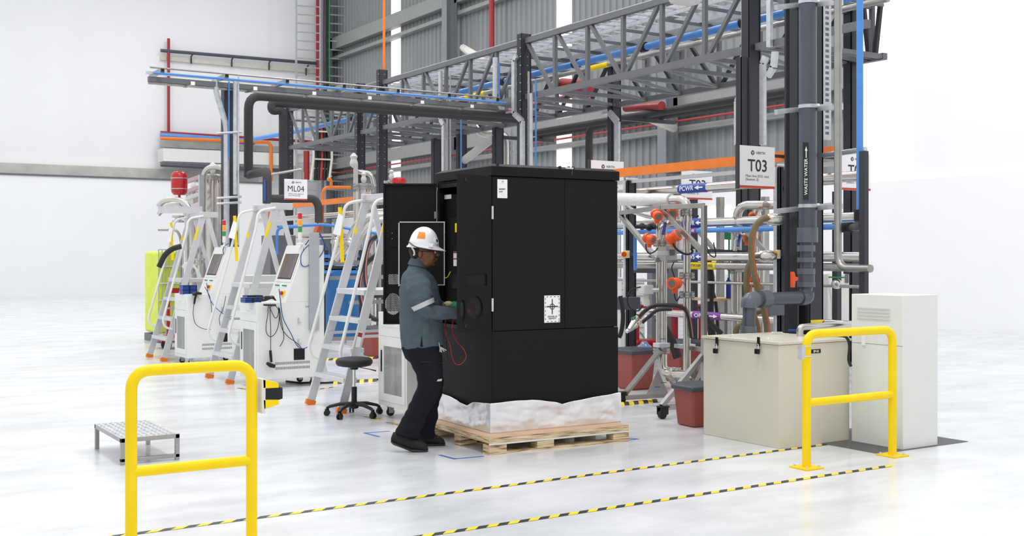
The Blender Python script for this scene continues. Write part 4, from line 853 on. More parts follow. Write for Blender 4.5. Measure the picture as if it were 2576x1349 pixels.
# ================================================================= left background equipment
def vessel(px, pyt, wpx, D, label, ptop=None):
    c = AD(px, 643, D); r = wpx*D/2850/2; zt = AD(px, pyt, D).z; t = thing('filter_vessel', label, 'vessel', (c.x, c.y, 0))
    build('shell', MB().lathe([(r*.7, .25), (r, .35), (r, zt-.05)], (c.x, c.y, 0), seg=24), M['ss'], t)
    build('flange', MB().lathe([(r*1.28, zt-.05), (r*1.28, zt-.015), (r*1.2, zt-.014), (r*1.2, zt), (r*1.3, zt+.001), (r*1.3, zt+.03), (r*.5, zt+.06)], (c.x, c.y, 0), seg=28), M['ssd'], t)
    for k in range(12): a = k*math.pi/6; build('flange_bolt', MB().lathe([(.014, zt-.09), (.014, zt+.05)], (c.x+r*1.2*math.cos(a), c.y+r*1.2*math.sin(a), 0), seg=6), M['ss'], t)
    build('vent_valve', MB().lathe([(.02, 0), (.045, .05), (.05, .09), (.03, .13), (.05, .17), (.01, .2)], (c.x, c.y, zt+.05), seg=12), M['offw'], t)
    for a in (0, 2.1, 4.2): build('leg', MB().beam((c.x+r*.8*math.cos(a), c.y+r*.8*math.sin(a), 0), (c.x+r*.8*math.cos(a), c.y+r*.8*math.sin(a), .4), .04, .04), M['ssd'], t)
def pD(pts, D, rpx, mt, label, name='steel_pipe', cat='pipe', rad=.12, group=None, seg=12, D2=None):
    n = len(pts); P = [AD(a, b, D if D2 is None else D+(D2-D)*i/(n-1)) for i, (a, b) in enumerate(pts)]
    return single(name, MB().tube(bend(P, rad, 6), rpx*D/2850, seg), M[mt], label, cat, group)
vessel(535, 447, 44, 18.6, 'tall stainless filter vessel left of the dark post')
vessel(487, 486, 30, 19.6, 'shorter stainless vessel behind the red expansion tank')
vessel(915, 470, 40, 19.5, 'stainless filter vessel left of the black cabinet door')
vessel(985, 462, 30, 20.5, 'stainless filter vessel partly hidden by the black cabinet door')
pD([(512, 845), (512, 420), (572, 420), (572, 845)], 18.0, 7, 'ss', 'stainless pipe arching over the tall filter vessel', rad=.2)
pD([(574, 845), (574, 402)], 17.7, 4, 'alu', 'slim bright upright pipe with a white valve on top right of the tall filter vessel')
for i, x in enumerate((505, 569)): 
    a = AD(x, 440, 17.9); single('profile_post', MB().beam((a.x, a.y, 0), a, .06, .06), M['alu'], ['aluminium profile post left of the tall filter vessel', 'aluminium profile post right of the tall filter vessel'][i], 'post')
for i, (y, mt) in enumerate(((452, 'pinkk'), (478, 'pinkk'), (495, 'alu'), (520, 'alu'))): 
    single('profile_rail', MB().beam(AD(470, y+5, 18.3), AD(503, y-7, 17.95), .05, .06), M[mt], ['top', 'second', 'third', 'lowest'][i]+' of the four short rails between the red tank and the profile post', 'rail')
single('profile_rail', MB().beam(AD(398, 528, 16.5), AD(508, 528, 16.8), .05, .1), M['alu'], 'long aluminium rail in front of the curved stainless pipes at the left edge', 'rail')
c = AD(451, 643, 17.6); z0 = AD(451, 491, 17.6).z; z1 = AD(451, 432, 17.6).z; hh = z1-z0
t = thing('expansion_tank', 'red expansion tank with two metal straps at the left', 'tank', (c.x, c.y, z0))
build('shell', MB().lathe([(.02, -.06), (.02, 0), (.085, .0), (.118, .04), (.124, .07), (.124, hh-.07), (.112, hh-.03), (.08, hh)], (c.x, c.y, z0), seg=24), M['red'], t)
for f_ in (.25, .7): build('strap', MB().lathe([(.126, hh*f_), (.127, hh*f_+.012)], (c.x, c.y, z0), seg=24), M['galv'], t)
build('mount_pipe', MB().tube([(c.x, c.y, z0-.02), (c.x, c.y, z0-.15)], .02, 8), M['ss'], t)
pD([(398, 520), (412, 505), (440, 500), (465, 508), (480, 530), (485, 580), (485, 850)], 17.3, 7, 'ss', 'front curved stainless pipe under the red tank', rad=.3)
pD([(398, 540), (420, 517), (440, 513), (460, 520), (470, 545), (472, 850)], 17.8, 6, 'ss', 'inner curved stainless pipe under the red tank', rad=.3)
pD([(398, 578), (445, 578), (455, 600), (455, 860)], 17, 3.5, 'ssd', 'small stainless pipe behind the leftmost ladder')
for i, (x, y, D) in enumerate(((448, 560, 17.2), (492, 640, 17.0), (500, 668, 17.0), (480, 690, 17.0))):
    c = AD(x, y, D); single('pipe_flange', MB().lathe([(.09, 0), (.09, .03), (.05, .035), (.05, .07), (.09, .075), (.09, .105)], c, (0, 0, 1), 16), M['ss'], ['stainless flange pair below the curved pipes', 'stainless flange pair right of the leftmost ladder', 'stainless flange pair above the white hose coil', 'stainless flange pair lowest behind the far test station'][i], 'flange')
m = MB(); random.seed(5)
for k in range(8): m.tube(smooth_path([AD(458+k, 672+k, 16.6), AD(470+k*2, 661+k*1.5, 16.6), AD(488+k*1.5, 668+k*2, 16.6), AD(498+k, 700, 16.6), AD(498+k, 730, 16.6)]), .012, 6)
single('hose_coil', m, M['white'], 'bundle of pale plastic hoses hanging behind the far test station', 'hose')
# yellow tank in a cage, left edge
a = AD(400, 643, 19.5); t = thing('cage_tank', 'fluorescent yellow liquid tank in a wire cage at the left edge', 'tank', (a.x, a.y, 0))
zt = AD(420, 628, 19.5).z; x0, x1, y0, y1 = a.x-.04, a.x+.38, a.y-.1, a.y+.8
build('tank', MB().box((x0, y0, .15), (x1, y1, zt-.03)), M['ibc'], t, bevel=.05)
m = MB()
for i in range(6): z = .15+i*(zt-.15)/5; m.tube([(x0, y0-.02, z), (x1+.02, y0-.02, z), (x1+.02, y1, z)], .012, 6)
for i in range(8): x = x0+i*(x1-x0)/7; m.tube([(x, y0-.02, .12), (x, y0-.02, zt)], .01, 6)
build('cage', m, M['galv'], t)
build('base', MB().box((x0, y0, 0), (x1, y1, .13)), M['steelgrey'], t)
pD([(400, 672), (415, 640), (435, 625), (455, 620)], 16.0, 7, 'hose', 'thick black hose in front of the yellow tank', 'hose', 'hose', .3)
# red trolley behind ladder
a = fl(428, 880); t = thing('trolley', 'red trolley with black wheel behind the leftmost ladder', 'trolley', a)
build('frame', MB().box((a.x-.1, a.y, .12), (a.x+.25, a.y+.5, .2)).box((a.x-.05, a.y, .2), (a.x, a.y+.05, 1.0)).box((a.x-.05, a.y, .9), (a.x+.2, a.y+.05, .98)), M['door_red'], t); 
for x in (-.05, .2): build('wheel', MB().lathe([(.05, -.02), (.085, -.015), (.085, .015), (.05, .02)], (a.x+x, a.y+.03, .086), (0, 1, 0), 18), M['rubber'], t)
# dark upright post carrying the overhead line, with pipes
c = onY(578, 643, 17.1); pc = c
def hpost(x, y, z0, z1, w, d, label, mt='post', name='steel_post', group=None, bolts=True):
    t = thing(name, label, 'post', (x, y, z0), 0, group)
    build('flange', MB().box((x-w/2, y-d/2, z0), (x-w/2+.012, y+d/2, z1)), M['postdk'], t)
    build('flange', MB().box((x+w/2-.012, y-d/2, z0), (x+w/2, y+d/2, z1)), M['postdk'], t)
    build('web', MB().box((x-w/2, y-d/2+.012, z0), (x+w/2, y-d/2+.03, z1)), M[mt], t)
    if bolts:
        m = MB(); k = z1-.1
        while k > max(z0, z1-2.2): m.box((x-w/2-.003, y-.045, k), (x-w/2, y-.015, k+.012)); m.box((x+.02, y-d/2+.008, k), (x+.032, y-d/2+.012, k+.012)); k -= .15
        o = build('bolt_holes', m, M['offw'], t); o['kind'] = 'stuff'
    build('base_plate', MB().box((x-w/2-.05, y-d/2-.05, z0), (x+w/2+.05, y+d/2+.05, z0+.02)), M['post'], t) if z0 == 0 else None
    return t
hpost(c.x, c.y, 0, 4.15, .22, .18, 'dark steel post carrying the overhead line on the left', bolts=False)
def pY(pts, y, r, mt, label, name='pipe', cat='pipe', rad=.1, seg=8, group=None): return single(name, MB().tube(bend([onY(a, b, y) for a, b in pts], rad, 5), r, seg), M[mt], label, cat, group)
pY([(543, 200), (543, 230), (570, 318), (570, 640)], 16.85, .045, 'galv', 'galvanised conduit bending inward down the dark left post', 'conduit', 'conduit')
pY([(576, 205), (576, 400)], 16.8, .012, 'blue', 'thin blue pipe running down the dark left post')
pY([(592, 205), (592, 490)], 16.75, .035, 'galv', 'straight galvanised conduit on the right of the dark left post', 'conduit', 'conduit')
pY([(600, 190), (600, 640)], 16.6, .012, 'galv', 'thin steel pipe right of the dark left post')
for i, y in enumerate((333, 496, 510)): pY([(545, y+3), (607, y-1)], 16.7, .02, 'galv', ['upper strut clamp across the dark left post', 'middle strut clamp across the dark left post', 'lower strut clamp across the dark left post'][i], 'strut_clamp', 'clamp')
# black insulated pipes
pY([(1300, 291), (625, 240), (625, 446)], 17.5, .072, 'insul', 'black insulated pipe turning straight down on the left', 'insulated_pipe', rad=.22, seg=14)
single('insulated_pipe', MB().tube(bend([onY(625, 440, 17.62), onY(672, 431, 15.6), onY(672, 512, 15.6)], .15), .065, 12), M['insul'], 'black insulated pipe elbow left of the white ML04 sign', 'pipe')
pY([(1300, 301), (683, 258), (683, 280), (712, 276), (712, 520)], 17.95, .07, 'insul', 'black insulated pipe with a swan-neck turn', 'insulated_pipe', rad=.14, seg=14)
pY([(676, 500), (792, 500), (802, 520), (802, 560)], 15.9, .06, 'insul', 'black insulated pipe passing behind the ML04 sign', 'insulated_pipe', rad=.12, seg=12)
a = AD(665, 460, 15.9+2); 
t = thing('pipe_label', 'narrow blue pipe label on the black insulated elbow', 'label', onY(666, 500, 15.5)); build('plate', MB().box(onY(664, 506, 15.56), onY(669, 452, 15.53)), M['label_blue'], t)
pY([(672, 441), (757, 426), (762, 432), (762, 452)], 15.6, .018, 'ssd', 'thin bent steel pipe above the ML04 sign')
# signs
def logo(parent, c, s, right, up, nrm):
    m = MB(); n = 24; m.add([c+right*s*math.cos(2*math.pi*k/n)+up*s*math.sin(2*math.pi*k/n)+nrm*.002 for k in range(n)], [tuple(range(n))]); build('emblem', m, M['text'], parent)
    m = MB()
    for pts in (((-.75, .55), (-.35, .55), (0, -.05), (.35, .55), (.75, .55), (.15, -.45), (.15, -.95), (-.15, -.95), (-.15, -.45)),): m.add([c+right*s*x*.85+up*s*y*.85+nrm*.003 for x, y in pts], [(0, 1, 2, 8), (2, 3, 4, 5), (8, 2, 5, 6), (8, 6, 7)])
    build('emblem_mark', m, M['paper'], parent)
def sign(px0, py0, px1, py1, y, big, small, label, dark_edge=True, name='hanging_sign', bx=.5, arm=None):
    a = onY(px0, py0, y); b = onY(px1, py0, y); zc = a.z; hgt = (onY((px0+px1)/2, py0, y).z - onY((px0+px1)/2, py1, y).z); w_ = b.x-a.x; zt = onY((px0+px1)/2, py0, y).z; zb = zt-hgt
    t = thing(name, label, 'sign', (a.x, y, zb)); build('board', MB().box((a.x, y, zb), (b.x, y+.02, zt)), M['paper'], t)
    if dark_edge: build('edge_channel', MB().box((a.x-.025, y-.004, zb-.01), (a.x, y+.03, zt+.01)), M['post'], t)
    build('red_band', MB().box((a.x, y-.001, zb), (b.x, y, zb+hgt*.06)), M['signred'], t)
    R_, U_, N_ = V((1, 0, 0)), Z, V((0, -1, 0)); cx = a.x+w_*bx
    if arm: build('hanger_arm', MB().box(((a.x+b.x)/2, y+.02, arm[1]-.015), (arm[0], y+.05, arm[1]+.015)), M['post'], t)
    logo(t, V((cx-w_*.13, y, zt-hgt*.16)), hgt*.055, R_, U_, N_); text('VERTIV.', V((cx+w_*.1, y, zt-hgt*.16)), R_, U_, M['text'], t, w_*.28, hgt*.06, .01)
    text(big, V((cx, y, zt-hgt*.46)), R_, U_, M['text'], t, w_*(.54 if len(big) < 4 else .72), hgt*.29, .012 if len(big) < 4 else .0)
    text(small, V((a.x+w_*.17, y, zt-hgt*.76)), R_, U_, M['text'], t, w_*.66, hgt*.16, 0, align='L')
    return t
yS = AD(1902, 420, 11.2).y
s1_ = sign(1860, 368, 1949, 474, yS, 'T03', 'Main line EOL test\n(Station 2)', 'white T03 station sign hanging from the orange rail with dark left edge', arm=(8.48, 2.5))
sign(716, 451, 773, 503, 15.81, 'ML04', 'Main line glycol\nand flushing', 'white ML04 sign on the left above the orange rail', False)
# ================================================================= right-hand process line
XP = 8.8
def zAt(px, py, x=XP): return onX(px, py, x).z
def run(z, r, mt, label, y0=8.0, y1=24.0, x=XP, name='process_pipe', group=None): return single(name, MB().tube([(x, y0, z), (x, y1, z)], r, 14), M[mt], label, 'pipe', group)
YE = 7.45
runs = [run(zAt(1700, 477), .052, 'ss', 'upper stainless process pipe with the PCWR arrow label', YE, 24.5), run(zAt(1700, 563), .052, 'ss', 'second stainless process pipe just above the blue air pipe', YE, 22.5),
        run(zAt(1700, 582), .03, 'blue', 'blue compressed air pipe running behind the test frames', YE, 20, XP-.05), run(zAt(1800, 646), .05, 'ss', 'stainless process pipe below the blue air pipe', YE, 20),
        run(zAt(1800, 669), .042, 'ssd', 'stainless pipe with the yellow nitrogen gas label', YE, 20), run(zAt(1860, 713), .016, 'ssd', 'thin stainless pipe below the nitrogen line', YE, 16), run(zAt(1790, 795), .042, 'ss', 'lowest stainless pipe with the purple arrow label', YE, 16)]
def plabel(px0, px1, z, r, mt, s, label, tm='white_ink', x=XP, arrow=0, hf=1.0):
    y0 = onX(px0, 643, x).y; y1 = onX(px1, 643, x).y; t = thing('pipe_label', label, 'label', (x, (y0+y1)/2, z-r))
    build('sleeve', MB().tube([(x, y0, z), (x, y1, z)], r+.002, 16), M[mt], t)
    R_ = V((0, -1, 0)); w_ = abs(y1-y0); xx = x-r-.004
    text(s, V((xx, (y0+y1)/2+w_*(.15 if arrow else 0), z)), R_, Z, M[tm], t, w_*(.5 if arrow else .85), r*1.05*hf, .015)
    if arrow:
        cy = (y0+y1)/2-w_*.28; k = arrow; l = w_*.15
        m = MB().add([(xx-.001, cy+d*l*k*-1, z+u*r) for d, u in ((1, .15), (0, .15), (0, .5), (-1, 0), (0, -.5), (0, -.15), (1, -.15))], [(0, 1, 5, 6), (2, 3, 4)]); build('arrow', m, M[tm], t)
    return t
plabel(1712, 1782, zAt(1700, 477), .052, 'label_blue', 'PCWR', 'blue PCWR pipe label with white arrow pointing left', arrow=1)
plabel(1722, 1780, zAt(1700, 563), .052, 'label_blue', 'PCWR', 'blue PCWR pipe label behind the test frame post', arrow=1)
plabel(1722, 1755, zAt(1700, 582), .03, 'purple', 'PRESSED AIR', 'small violet air label on the blue pipe', x=XP-.05)
plabel(1722, 1780, zAt(1800, 646), .05, 'label_blue', 'PCWS', 'blue PCWS pipe label behind the test frame post', arrow=1)
plabel(1736, 1805, zAt(1800, 669), .042, 'hazy', 'NITROGEN GAS (N2)', 'yellow nitrogen gas pipe label', 'text')
plabel(1747, 1818, zAt(1790, 795), .042, 'purple', 'OPEN', 'purple pipe label with white arrow pointing right', arrow=-1)
# orange rail and posts
zo = onX(1972, 394, 8.5).z
t = thing('cable_rail', 'long orange rail running above the process line', 'rail', (8.5, 15, zo)); build('beam', MB().box((8.47, 7.55, zo-.05), (8.53, 23.2, zo+.05)), M['orange'], t)
build('lower_channel', MB().box((8.55, 7.55, zo-.13), (8.6, 18, zo-.09)), M['alu'], t)
single('strut_tube', MB().tube([onX(2072, 391, 8.06), onX(2178, 376, 8.06)], .025, 10), M['galv'], 'grey tube with an orange band right of the big column', 'pipe')
for i, (px, y1) in enumerate(((1588, 0), (1970, 0))):
    p = onX(px, 643, 8.58); hpost(p.x, p.y, 0, zo-.1, .1, .07, ['slim dark post right of the black cabinet', 'slim dark post left of the waste water column'][i], bolts=False)
    q = p+V((-.07, .04, 0)); single('conduit', MB().tube(bend([(q.x, q.y, .3), (q.x, q.y, zo-.08), (q.x+.2, q.y, zo-.08)], .06), .02, 8), M['galv'], ['grey conduit up the slim post right of the black cabinet', 'grey conduit up the slim post left of the waste water column'][i], 'conduit')
    single('pipe_support', MB().box((p.x-.02, p.y-.03, zAt(1700, 477)-.12), (p.x+.5, p.y+.03, zAt(1700, 477)-.07)), M['post'], ['dark bracket arm on the slim post right of the black cabinet', 'dark bracket arm on the slim post left of the waste water column'][i], 'bracket')
for i, (px, x) in enumerate(((806, 8.5), (682, 8.4))):
    p = onX(px, 643, x); z = zo-.05; o = V((0, 0, 0)); 
    m = MB().beam((x, p.y, z), (x, p.y, z-.35), .09, .12, up=(0, 1, 0)).beam((x, p.y, z-.33), (x, p.y+.35, z-.7), .09, .12, up=(0, 1, 0)).beam((x, p.y+.35, z-.65), (x, p.y+.35, 0), .09, .14, up=(0, 1, 0))
    single('orange_post', m, M['rust'], ['burnt orange post under the orange rail behind the grey cable duct', 'burnt orange post at the left end of the orange rail'][i], 'post')
def estop(px, py, x, label):
    p = onX(px, py, 8.525); t = thing('emergency_stop', label, 'emergency stop', p)
    build('housing', MB().box((p.x-.05, p.y-.035, p.z-.045), (p.x, p.y+.035, p.z+.045)), M['offw'], t, bevel=.004); build('bracket', MB().box((p.x-.004, p.y-.16, p.z-.02), (p.x+.01, p.y+.03, p.z+.02)), M['post'], t)
    q = p+V((-.05, .0, 0)); ax = (-.8, -.55, 0)
    build('collar', MB().lathe([(.042, -.02), (.042, .02)], q, ax, 18), M['yellow'], t); build('button', MB().lathe([(.018, .02), (.03, .025), (.028, .045)], q, ax, 18), M['red'], t)
estop(1580, 640, 8.35, 'yellow and red emergency stop on the slim post right of the black cabinet'); estop(1958, 640, 8.3, 'yellow and red emergency stop left of the waste water column')
# signs of the line
sign(1486, 405, 1569, 497, onX(1528, 450, 8.6).y, 'T03', 'Main line EOL test\n(Station 3)', 'white sign half hidden behind the top of the black cabinet')
sign(1716, 430, 1792, 502, onX(1754, 470, 9.3).y, 'T03', 'Main line EOL test\n(Station 3)', 'white T03 sign behind the PCWR pipe', False, arm=(8.52, 2.5))
sign(2116, 386, 2190, 479, onX(2150, 430, 9.3).y, 'T03', 'Main line EOL test\n(Station 1)', 'white T03 sign cut by the blue pipe at the right edge', False, arm=(8.52, 2.5))
# ---- test frames
def flange(m, c, r, ax=(0, 0, 1)):
    m.lathe([(r, -.022), (r, -.004), (r*.9, -.003), (r*.9, .003), (r, .004), (r, .022)], c, ax, 20)
    ax = V(ax).normalized(); a = ax.cross(V((0, 1, 0)) if abs(ax.y) < .9 else V((1, 0, 0))).normalized(); b = ax.cross(a)
    for k in range(8):
        t_ = k*math.pi/4; q = V(c)+(a*math.cos(t_)+b*math.sin(t_))*r*.85; m.tube([q-ax*.034, q+ax*.034], .008, 6)
def transmitter(px, py, D, label, s=1.0, face=(-.6, -.8, -.2), par=None):
    c = AD(px, py, D); t = thing('transmitter', label, 'pressure transmitter', c); f_ = V(face).normalized()
    build('housing', MB().lathe([(.035*s, -.06*s), (.05*s, -.045*s), (.05*s, -.02*s), (.042*s, -.015*s), (.042*s, .015*s), (.05*s, .02*s), (.052*s, .045*s), (.046*s, .055*s)], c, f_, 16), M['orng2'], t)
    build('window', MB().lathe([(.03*s, .055*s), (.028*s, .058*s)], c, f_, 14), M['steelgrey'], t)
    build('neck', MB().tube([c, c+V((0, 0, -.085*s))], .022*s, 10), M['orng2'], t); build('probe', MB().tube([c, c+V((.13*s, .02, -.0))], .014*s, 8), M['ss'], t)
def make_skid(off, D, suffix, full=True):
    A_ = lambda px, py, d=D: AD(px+off[0], py+off[1], d)
    t = thing('test_skid', 'stainless wheeled test frame with upright pipes '+suffix, 'test frame', fl(1700+off[0], 1020+off[1]))
    def bar(a, b, w_=.045, nm='frame_bar', mt='ssd'): return build(nm, MB().beam(a, b, w_, w_), M[mt], t, bevel=.002)
    pA = A_(1771, 517, 10.7+D-11.2); pB = A_(1665, 522, 11.05+D-11.2); pC = A_(1562, 536, 12.3+D-11.2)
    bar((pA.x, pA.y, .12), pA); bar(pA, pB); bar(pB, pC); bar(pB+V((0, 0, -.02)), A_(1770, 636, 10.72+D-11.2)); bar(pC+V((0, 0, -.03)), A_(1655, 655, 11.3+D-11.2))
    if full:
        bar(A_(1662, 880, 11.2), A_(1565, 1000, 11.55)); bar(A_(1572, 1001, 11.5), A_(1705, 992, 11.6)); bar(A_(1770, 892, 10.72), A_(1664, 1022, 10.4)); bar(A_(1664, 1026, 10.42), A_(1771, 1020, 10.7)); bar(A_(1700, 990, 11.5), A_(1771, 1018, 10.7)); bar(A_(1655, 890, 11.3), A_(1705, 985, 11.5)); bar(A_(1700, 870, 11.4), A_(1771, 880, 10.8), .04); bar(A_(1771, 912, 10.75), A_(1735, 985, 11.2))
        for (px, py, d_) in ((1668, 1030, 10.4), (1566, 1004, 11.5)):
            c = fl(px, py+25 if px > 1600 else py+11); c = AD(px, 643, d_); c.z = 0
            cc = build('caster', MB().box((c.x-.045, c.y-.04, .105), (c.x+.045, c.y+.04, .118)).box((c.x-.05, c.y-.03, .04), (c.x+.04, c.y-.022, .105)).box((c.x-.05, c.y+.022, .04), (c.x+.04, c.y+.03, .105)), M['blackdk'], t)
            build('wheel', MB().lathe([(.02, -.02), (.042, -.018), (.042, .018), (.02, .02)], (c.x-.01, c.y, .043), (0, 1, 0), 18), M['rubber'], cc)
    r = .05
    for (px, y0, y1, d_, rr) in ((1657, 545, 890, 11.35, .027), (1671, 560, 880, 11.3, .027), (1728, 515, 970, 11.0, .037), (1706, 520, 640, 11.6, .02)):
        build('upright_pipe', MB().tube([A_(px, y0, d_+D-11.2), A_(px, y1, d_+D-11.2)], rr*1.05 if rr < .03 else rr, 14), M['ss'], t)
    for px, py, d_, rr in ((1664, 612, 11.3, .085), (1664, 882, 11.3, .085), (1728, 694, 11.0, .075), (1728, 742, 11.0, .075), (1726, 536, 11.0, .055)):
        m = MB(); flange(m, A_(px, py, d_+D-11.2), rr); build('flange', m, M['ssd'], t)
    for px, py in ((1660, 637), (1728, 632), (1728, 871), (1664, 868)): c = A_(px, py, 11.2+D-11.2); build('pipe_clamp', MB().box((c.x-.07, c.y-.05, c.z-.02), (c.x+.07, c.y+.05, c.z+.02)), M['alu'], t, bevel=.004)
    a = A_(1676, 655, 11.2+D-11.2); b = A_(1712, 616, 11.2+D-11.2); jb = build('junction_box', MB().box((a.x, a.y, a.z), (b.x+.02, a.y+.14, b.z)), M['ssd'], t, bevel=.004)
    build('display', MB().box((a.x+.05, a.y-.003, (a.z+b.z)/2-.03), (a.x+.11, a.y, (a.z+b.z)/2+.03)), M['steelgrey'], jb)
    if full:
        build('lower_bend', MB().tube(bend([A_(1668, 890, 11.3), A_(1668, 940, 11.3), A_(1745, 942, 10.9)], .12), .042, 14), M['ss'], t)
        m = MB(); flange(m, A_(1690, 941, 11.2), .07, (RT.x, RT.y, 0)); flange(m, A_(1705, 941, 11.15), .065, (RT.x, RT.y, 0)); build('flange', m, M['ssd'], t)
        build('gusset_plate', MB().prism([A_(1628, 992, 11.4), A_(1655, 930, 11.4), A_(1682, 992, 11.4)], (0, .01, 0)), M['ssd'], t)
        for px, py in ((1660, 853), (1662, 963), (1646, 974)): c = A_(px, py, 11.2); build('valve_handle', MB().beam(c, c+V((.05, -.03, 0)), .012, .006), M['bluedk'], t)
    build('valve_handle', MB().beam(A_(1674, 560, 11.1+D-11.2), A_(1668, 590, 11.05+D-11.2), .028, .02), M['bluedk'], t, bevel=.003)
    build('pipe_bend', MB().tube(bend([A_(1662, 600, 11.25+D-11.2), A_(1664, 570, 11.2+D-11.2), A_(1690, 560, 11.2+D-11.2), A_(1712, 560, 11.2+D-11.2)], .1), .03, 12), M['ss'], t)
    build('vent_knob', MB().tube([A_(1738, 542, 10.95+D-11.2), A_(1752, 544, 10.95+D-11.2)], .004, 6).ball(A_(1755, 544, 10.95+D-11.2), .012), M['blackdk'], t)
    return t
make_skid((0, 0), 11.2, 'right of the black cabinet')
make_skid((188, 30), 12.6, 'partly hidden behind the waste water pipework', False)
transmitter(1652, 541, 11.0, 'orange transmitter at the top left of the test frame', face=(-.3, -.9, -.4)); transmitter(1692, 535, 11.1, 'orange transmitter behind the top brace of the test frame'); transmitter(1633, 601, 11.0, 'orange transmitter on the left of the middle flange', face=(.2, -.95, -.3))
transmitter(1694, 597, 10.85, 'orange transmitter with a thick black cable in the middle of the test frame', 1.15, (.3, -.8, .4)); transmitter(1697, 713, 10.9, 'orange transmitter beside the lower flanges of the test frame', 1.15, (-.9, -.4, 0))
transmitter(1878, 602, 12.4, 'orange transmitter beside the olive hoses', .8); transmitter(1893, 708, 12.4, 'orange transmitter low behind the olive hoses', .8); transmitter(1892, 543, 12.5, 'orange transmitter high behind the olive hoses', .8)
def cD(pts, D, r, mt, label, name='cable', cat='cable', D2=None, seg=6):
    n = len(pts); P = [AD(a, b, D if D2 is None else D+(D2-D)*i/(n-1)) for i, (a, b) in enumerate(pts)]
    return single(name, MB().tube(smooth_path(P, 8), r, seg), M[mt], label, cat)
cD([(1693, 612), (1700, 625), (1715, 636), (1730, 640), (1742, 634), (1738, 625)], 10.8, .011, 'rubber', 'thick black cable looping from the middle orange transmitter')
cD([(1625, 613), (1626, 628), (1634, 638), (1648, 632), (1655, 624)], 10.9, .007, 'rubber', 'black cable from the left orange transmitter')
cD([(1697, 728), (1697, 745), (1703, 757), (1710, 745)], 10.9, .006, 'rubber', 'black cable under the lower orange transmitter')
cD([(1695, 660), (1690, 675), (1696, 695), (1696, 702)], 11.1, .006, 'rubber', 'black cable hanging from the junction box')
cD([(1770, 610), (1785, 640), (1800, 645), (1795, 610)], 12.5, .007, 'rubber', 'black cable behind the test frame post')
# wrapped pipe and bend
a = AD(1545, 503, 11.6); b = AD(1690, 505, 11.2)
single('wrapped_pipe', MB().tube([AD(1480, 497, 12.2), AD(1545, 501, 11.9), AD(1620, 503, 11.5), AD(1688, 504, 11.2)], .066, 18), M['wrap'], 'thick pipe wrapped in white plastic film right of the black cabinet', 'pipe')
single('steel_pipe', MB().tube(bend([AD(1690, 503, 11.18), AD(1729, 503, 11.0), AD(1729, 560, 11.0)], .14), .045, 14), M['ss'], 'stainless elbow at the end of the wrapped pipe', 'pipe')
cD([(1560, 500), (1590, 530), (1640, 545)], 12.3, .03, 'ss', 'curved stainless pipe under the wrapped pipe', 'steel_pipe', 'pipe', seg=12)
for i, (x, D_) in enumerate(((1855, 12.8), (1900, 12.7))):
    single('steel_pipe', MB().tube(bend([AD(x, 960, D_), AD(x, 516, D_), AD(x+70, 516, D_-.3)], .16), .05, 14), M['ss'], ['stainless pipe arch left of the olive hoses', 'stainless pipe arch right of the olive hoses'][i], 'pipe')
# olive hoses with red stripe
def hose(pts, D, label, r=.03, mt='olive', D2=None, smt='rust'):
    P = smooth_path([AD(a, b, D if D2 is None else D+(D2-D)*i/(len(pts)-1)) for i, (a, b) in enumerate(pts)], 8)
    t = thing('hose', label, 'hose', P[-1]); build('tube', MB().tube(P, r, 12), M[mt], t)
    off = (-FW*.72+RT*.55)*r*.55; build('stripe', MB().tube([p+off for p in P], r*.55, 8), M[smt], t)
hose([(1932, 547), (1915, 553), (1898, 575), (1890, 610), (1892, 655), (1900, 700), (1912, 745), (1926, 800), (1930, 850), (1934, 1040)], 10.3, 'olive hose with orange stripe on the right in front of the pipes')
hose([(1908, 646), (1893, 655), (1882, 675), (1878, 700), (1880, 735), (1895, 790), (1908, 850), (1912, 1030)], 10.45, 'olive hose with orange stripe on the left in front of the pipes')
hose([(1925, 780), (1895, 790), (1868, 815), (1850, 845), (1845, 1010)], 10.9, 'olive hose curving down behind the cream box', mt='olive', smt='olive')
for i, (x, y) in enumerate(((1944, 552), (1925, 645))):
    c = AD(x, y, 10.4); m = MB().lathe([(.03, -.1), (.04, -.06), (.05, -.05), (.06, .0), (.055, .06), (.035, .1)], c, RT, 16); single('reducer', m, M['ss'], ['stainless reducer at the top of the right olive hose', 'stainless reducer at the top of the left olive hose'][i], 'fitting')
# black hoses with silver nozzles
hose([(1600, 815), (1615, 790), (1640, 771), (1670, 768), (1710, 772), (1730, 790), (1740, 850)], 10.9, 'black hose with pink stripe arching to the silver nozzle, upper', .02, 'hose', smt='pink'); hose([(1615, 812), (1635, 795), (1655, 780), (1690, 778)], 10.8, 'black hose with pink stripe arching to the silver nozzle, lower', .018, 'hose', smt='pink')
for i, (a, b) in enumerate((((1603, 798), (1582, 830)), ((1612, 808), (1576, 835)))):
    a = AD(*a, 10.8); b = AD(*b, 10.7); d = b-a; m = MB().tube([a, a+d*.3, a+d*.35, a+d*.7, b], [.022, .024, .032, .026, .018], 14); single('hose_nozzle', m, M['ss'], ['upper silver hose nozzle right of the black cabinet', 'lower silver hose nozzle right of the black cabinet'][i], 'nozzle')
for i, (x, y) in enumerate(((1588, 802), (1609, 835))): c = AD(x, y, 10.75); single('lever_tag', MB().beam(c, c+V((.04, -.02, .02 if i == 0 else -.06)), .03, .012), M['green'], ['green lever on the upper hose nozzle', 'green lever under the lower hose nozzle'][i], 'lever')
cD([(1560, 745), (1567, 790), (1564, 830), (1557, 850)], 10.9, .022, 'hose', 'thick black hose just right of the black cabinet edge', 'hose', 'hose', seg=10)
cD([(1655, 800), (1690, 860), (1705, 900)], 12.5, .05, 'hose', 'thick black hose sloping down behind the test frame', 'hose', 'hose', seg=10)
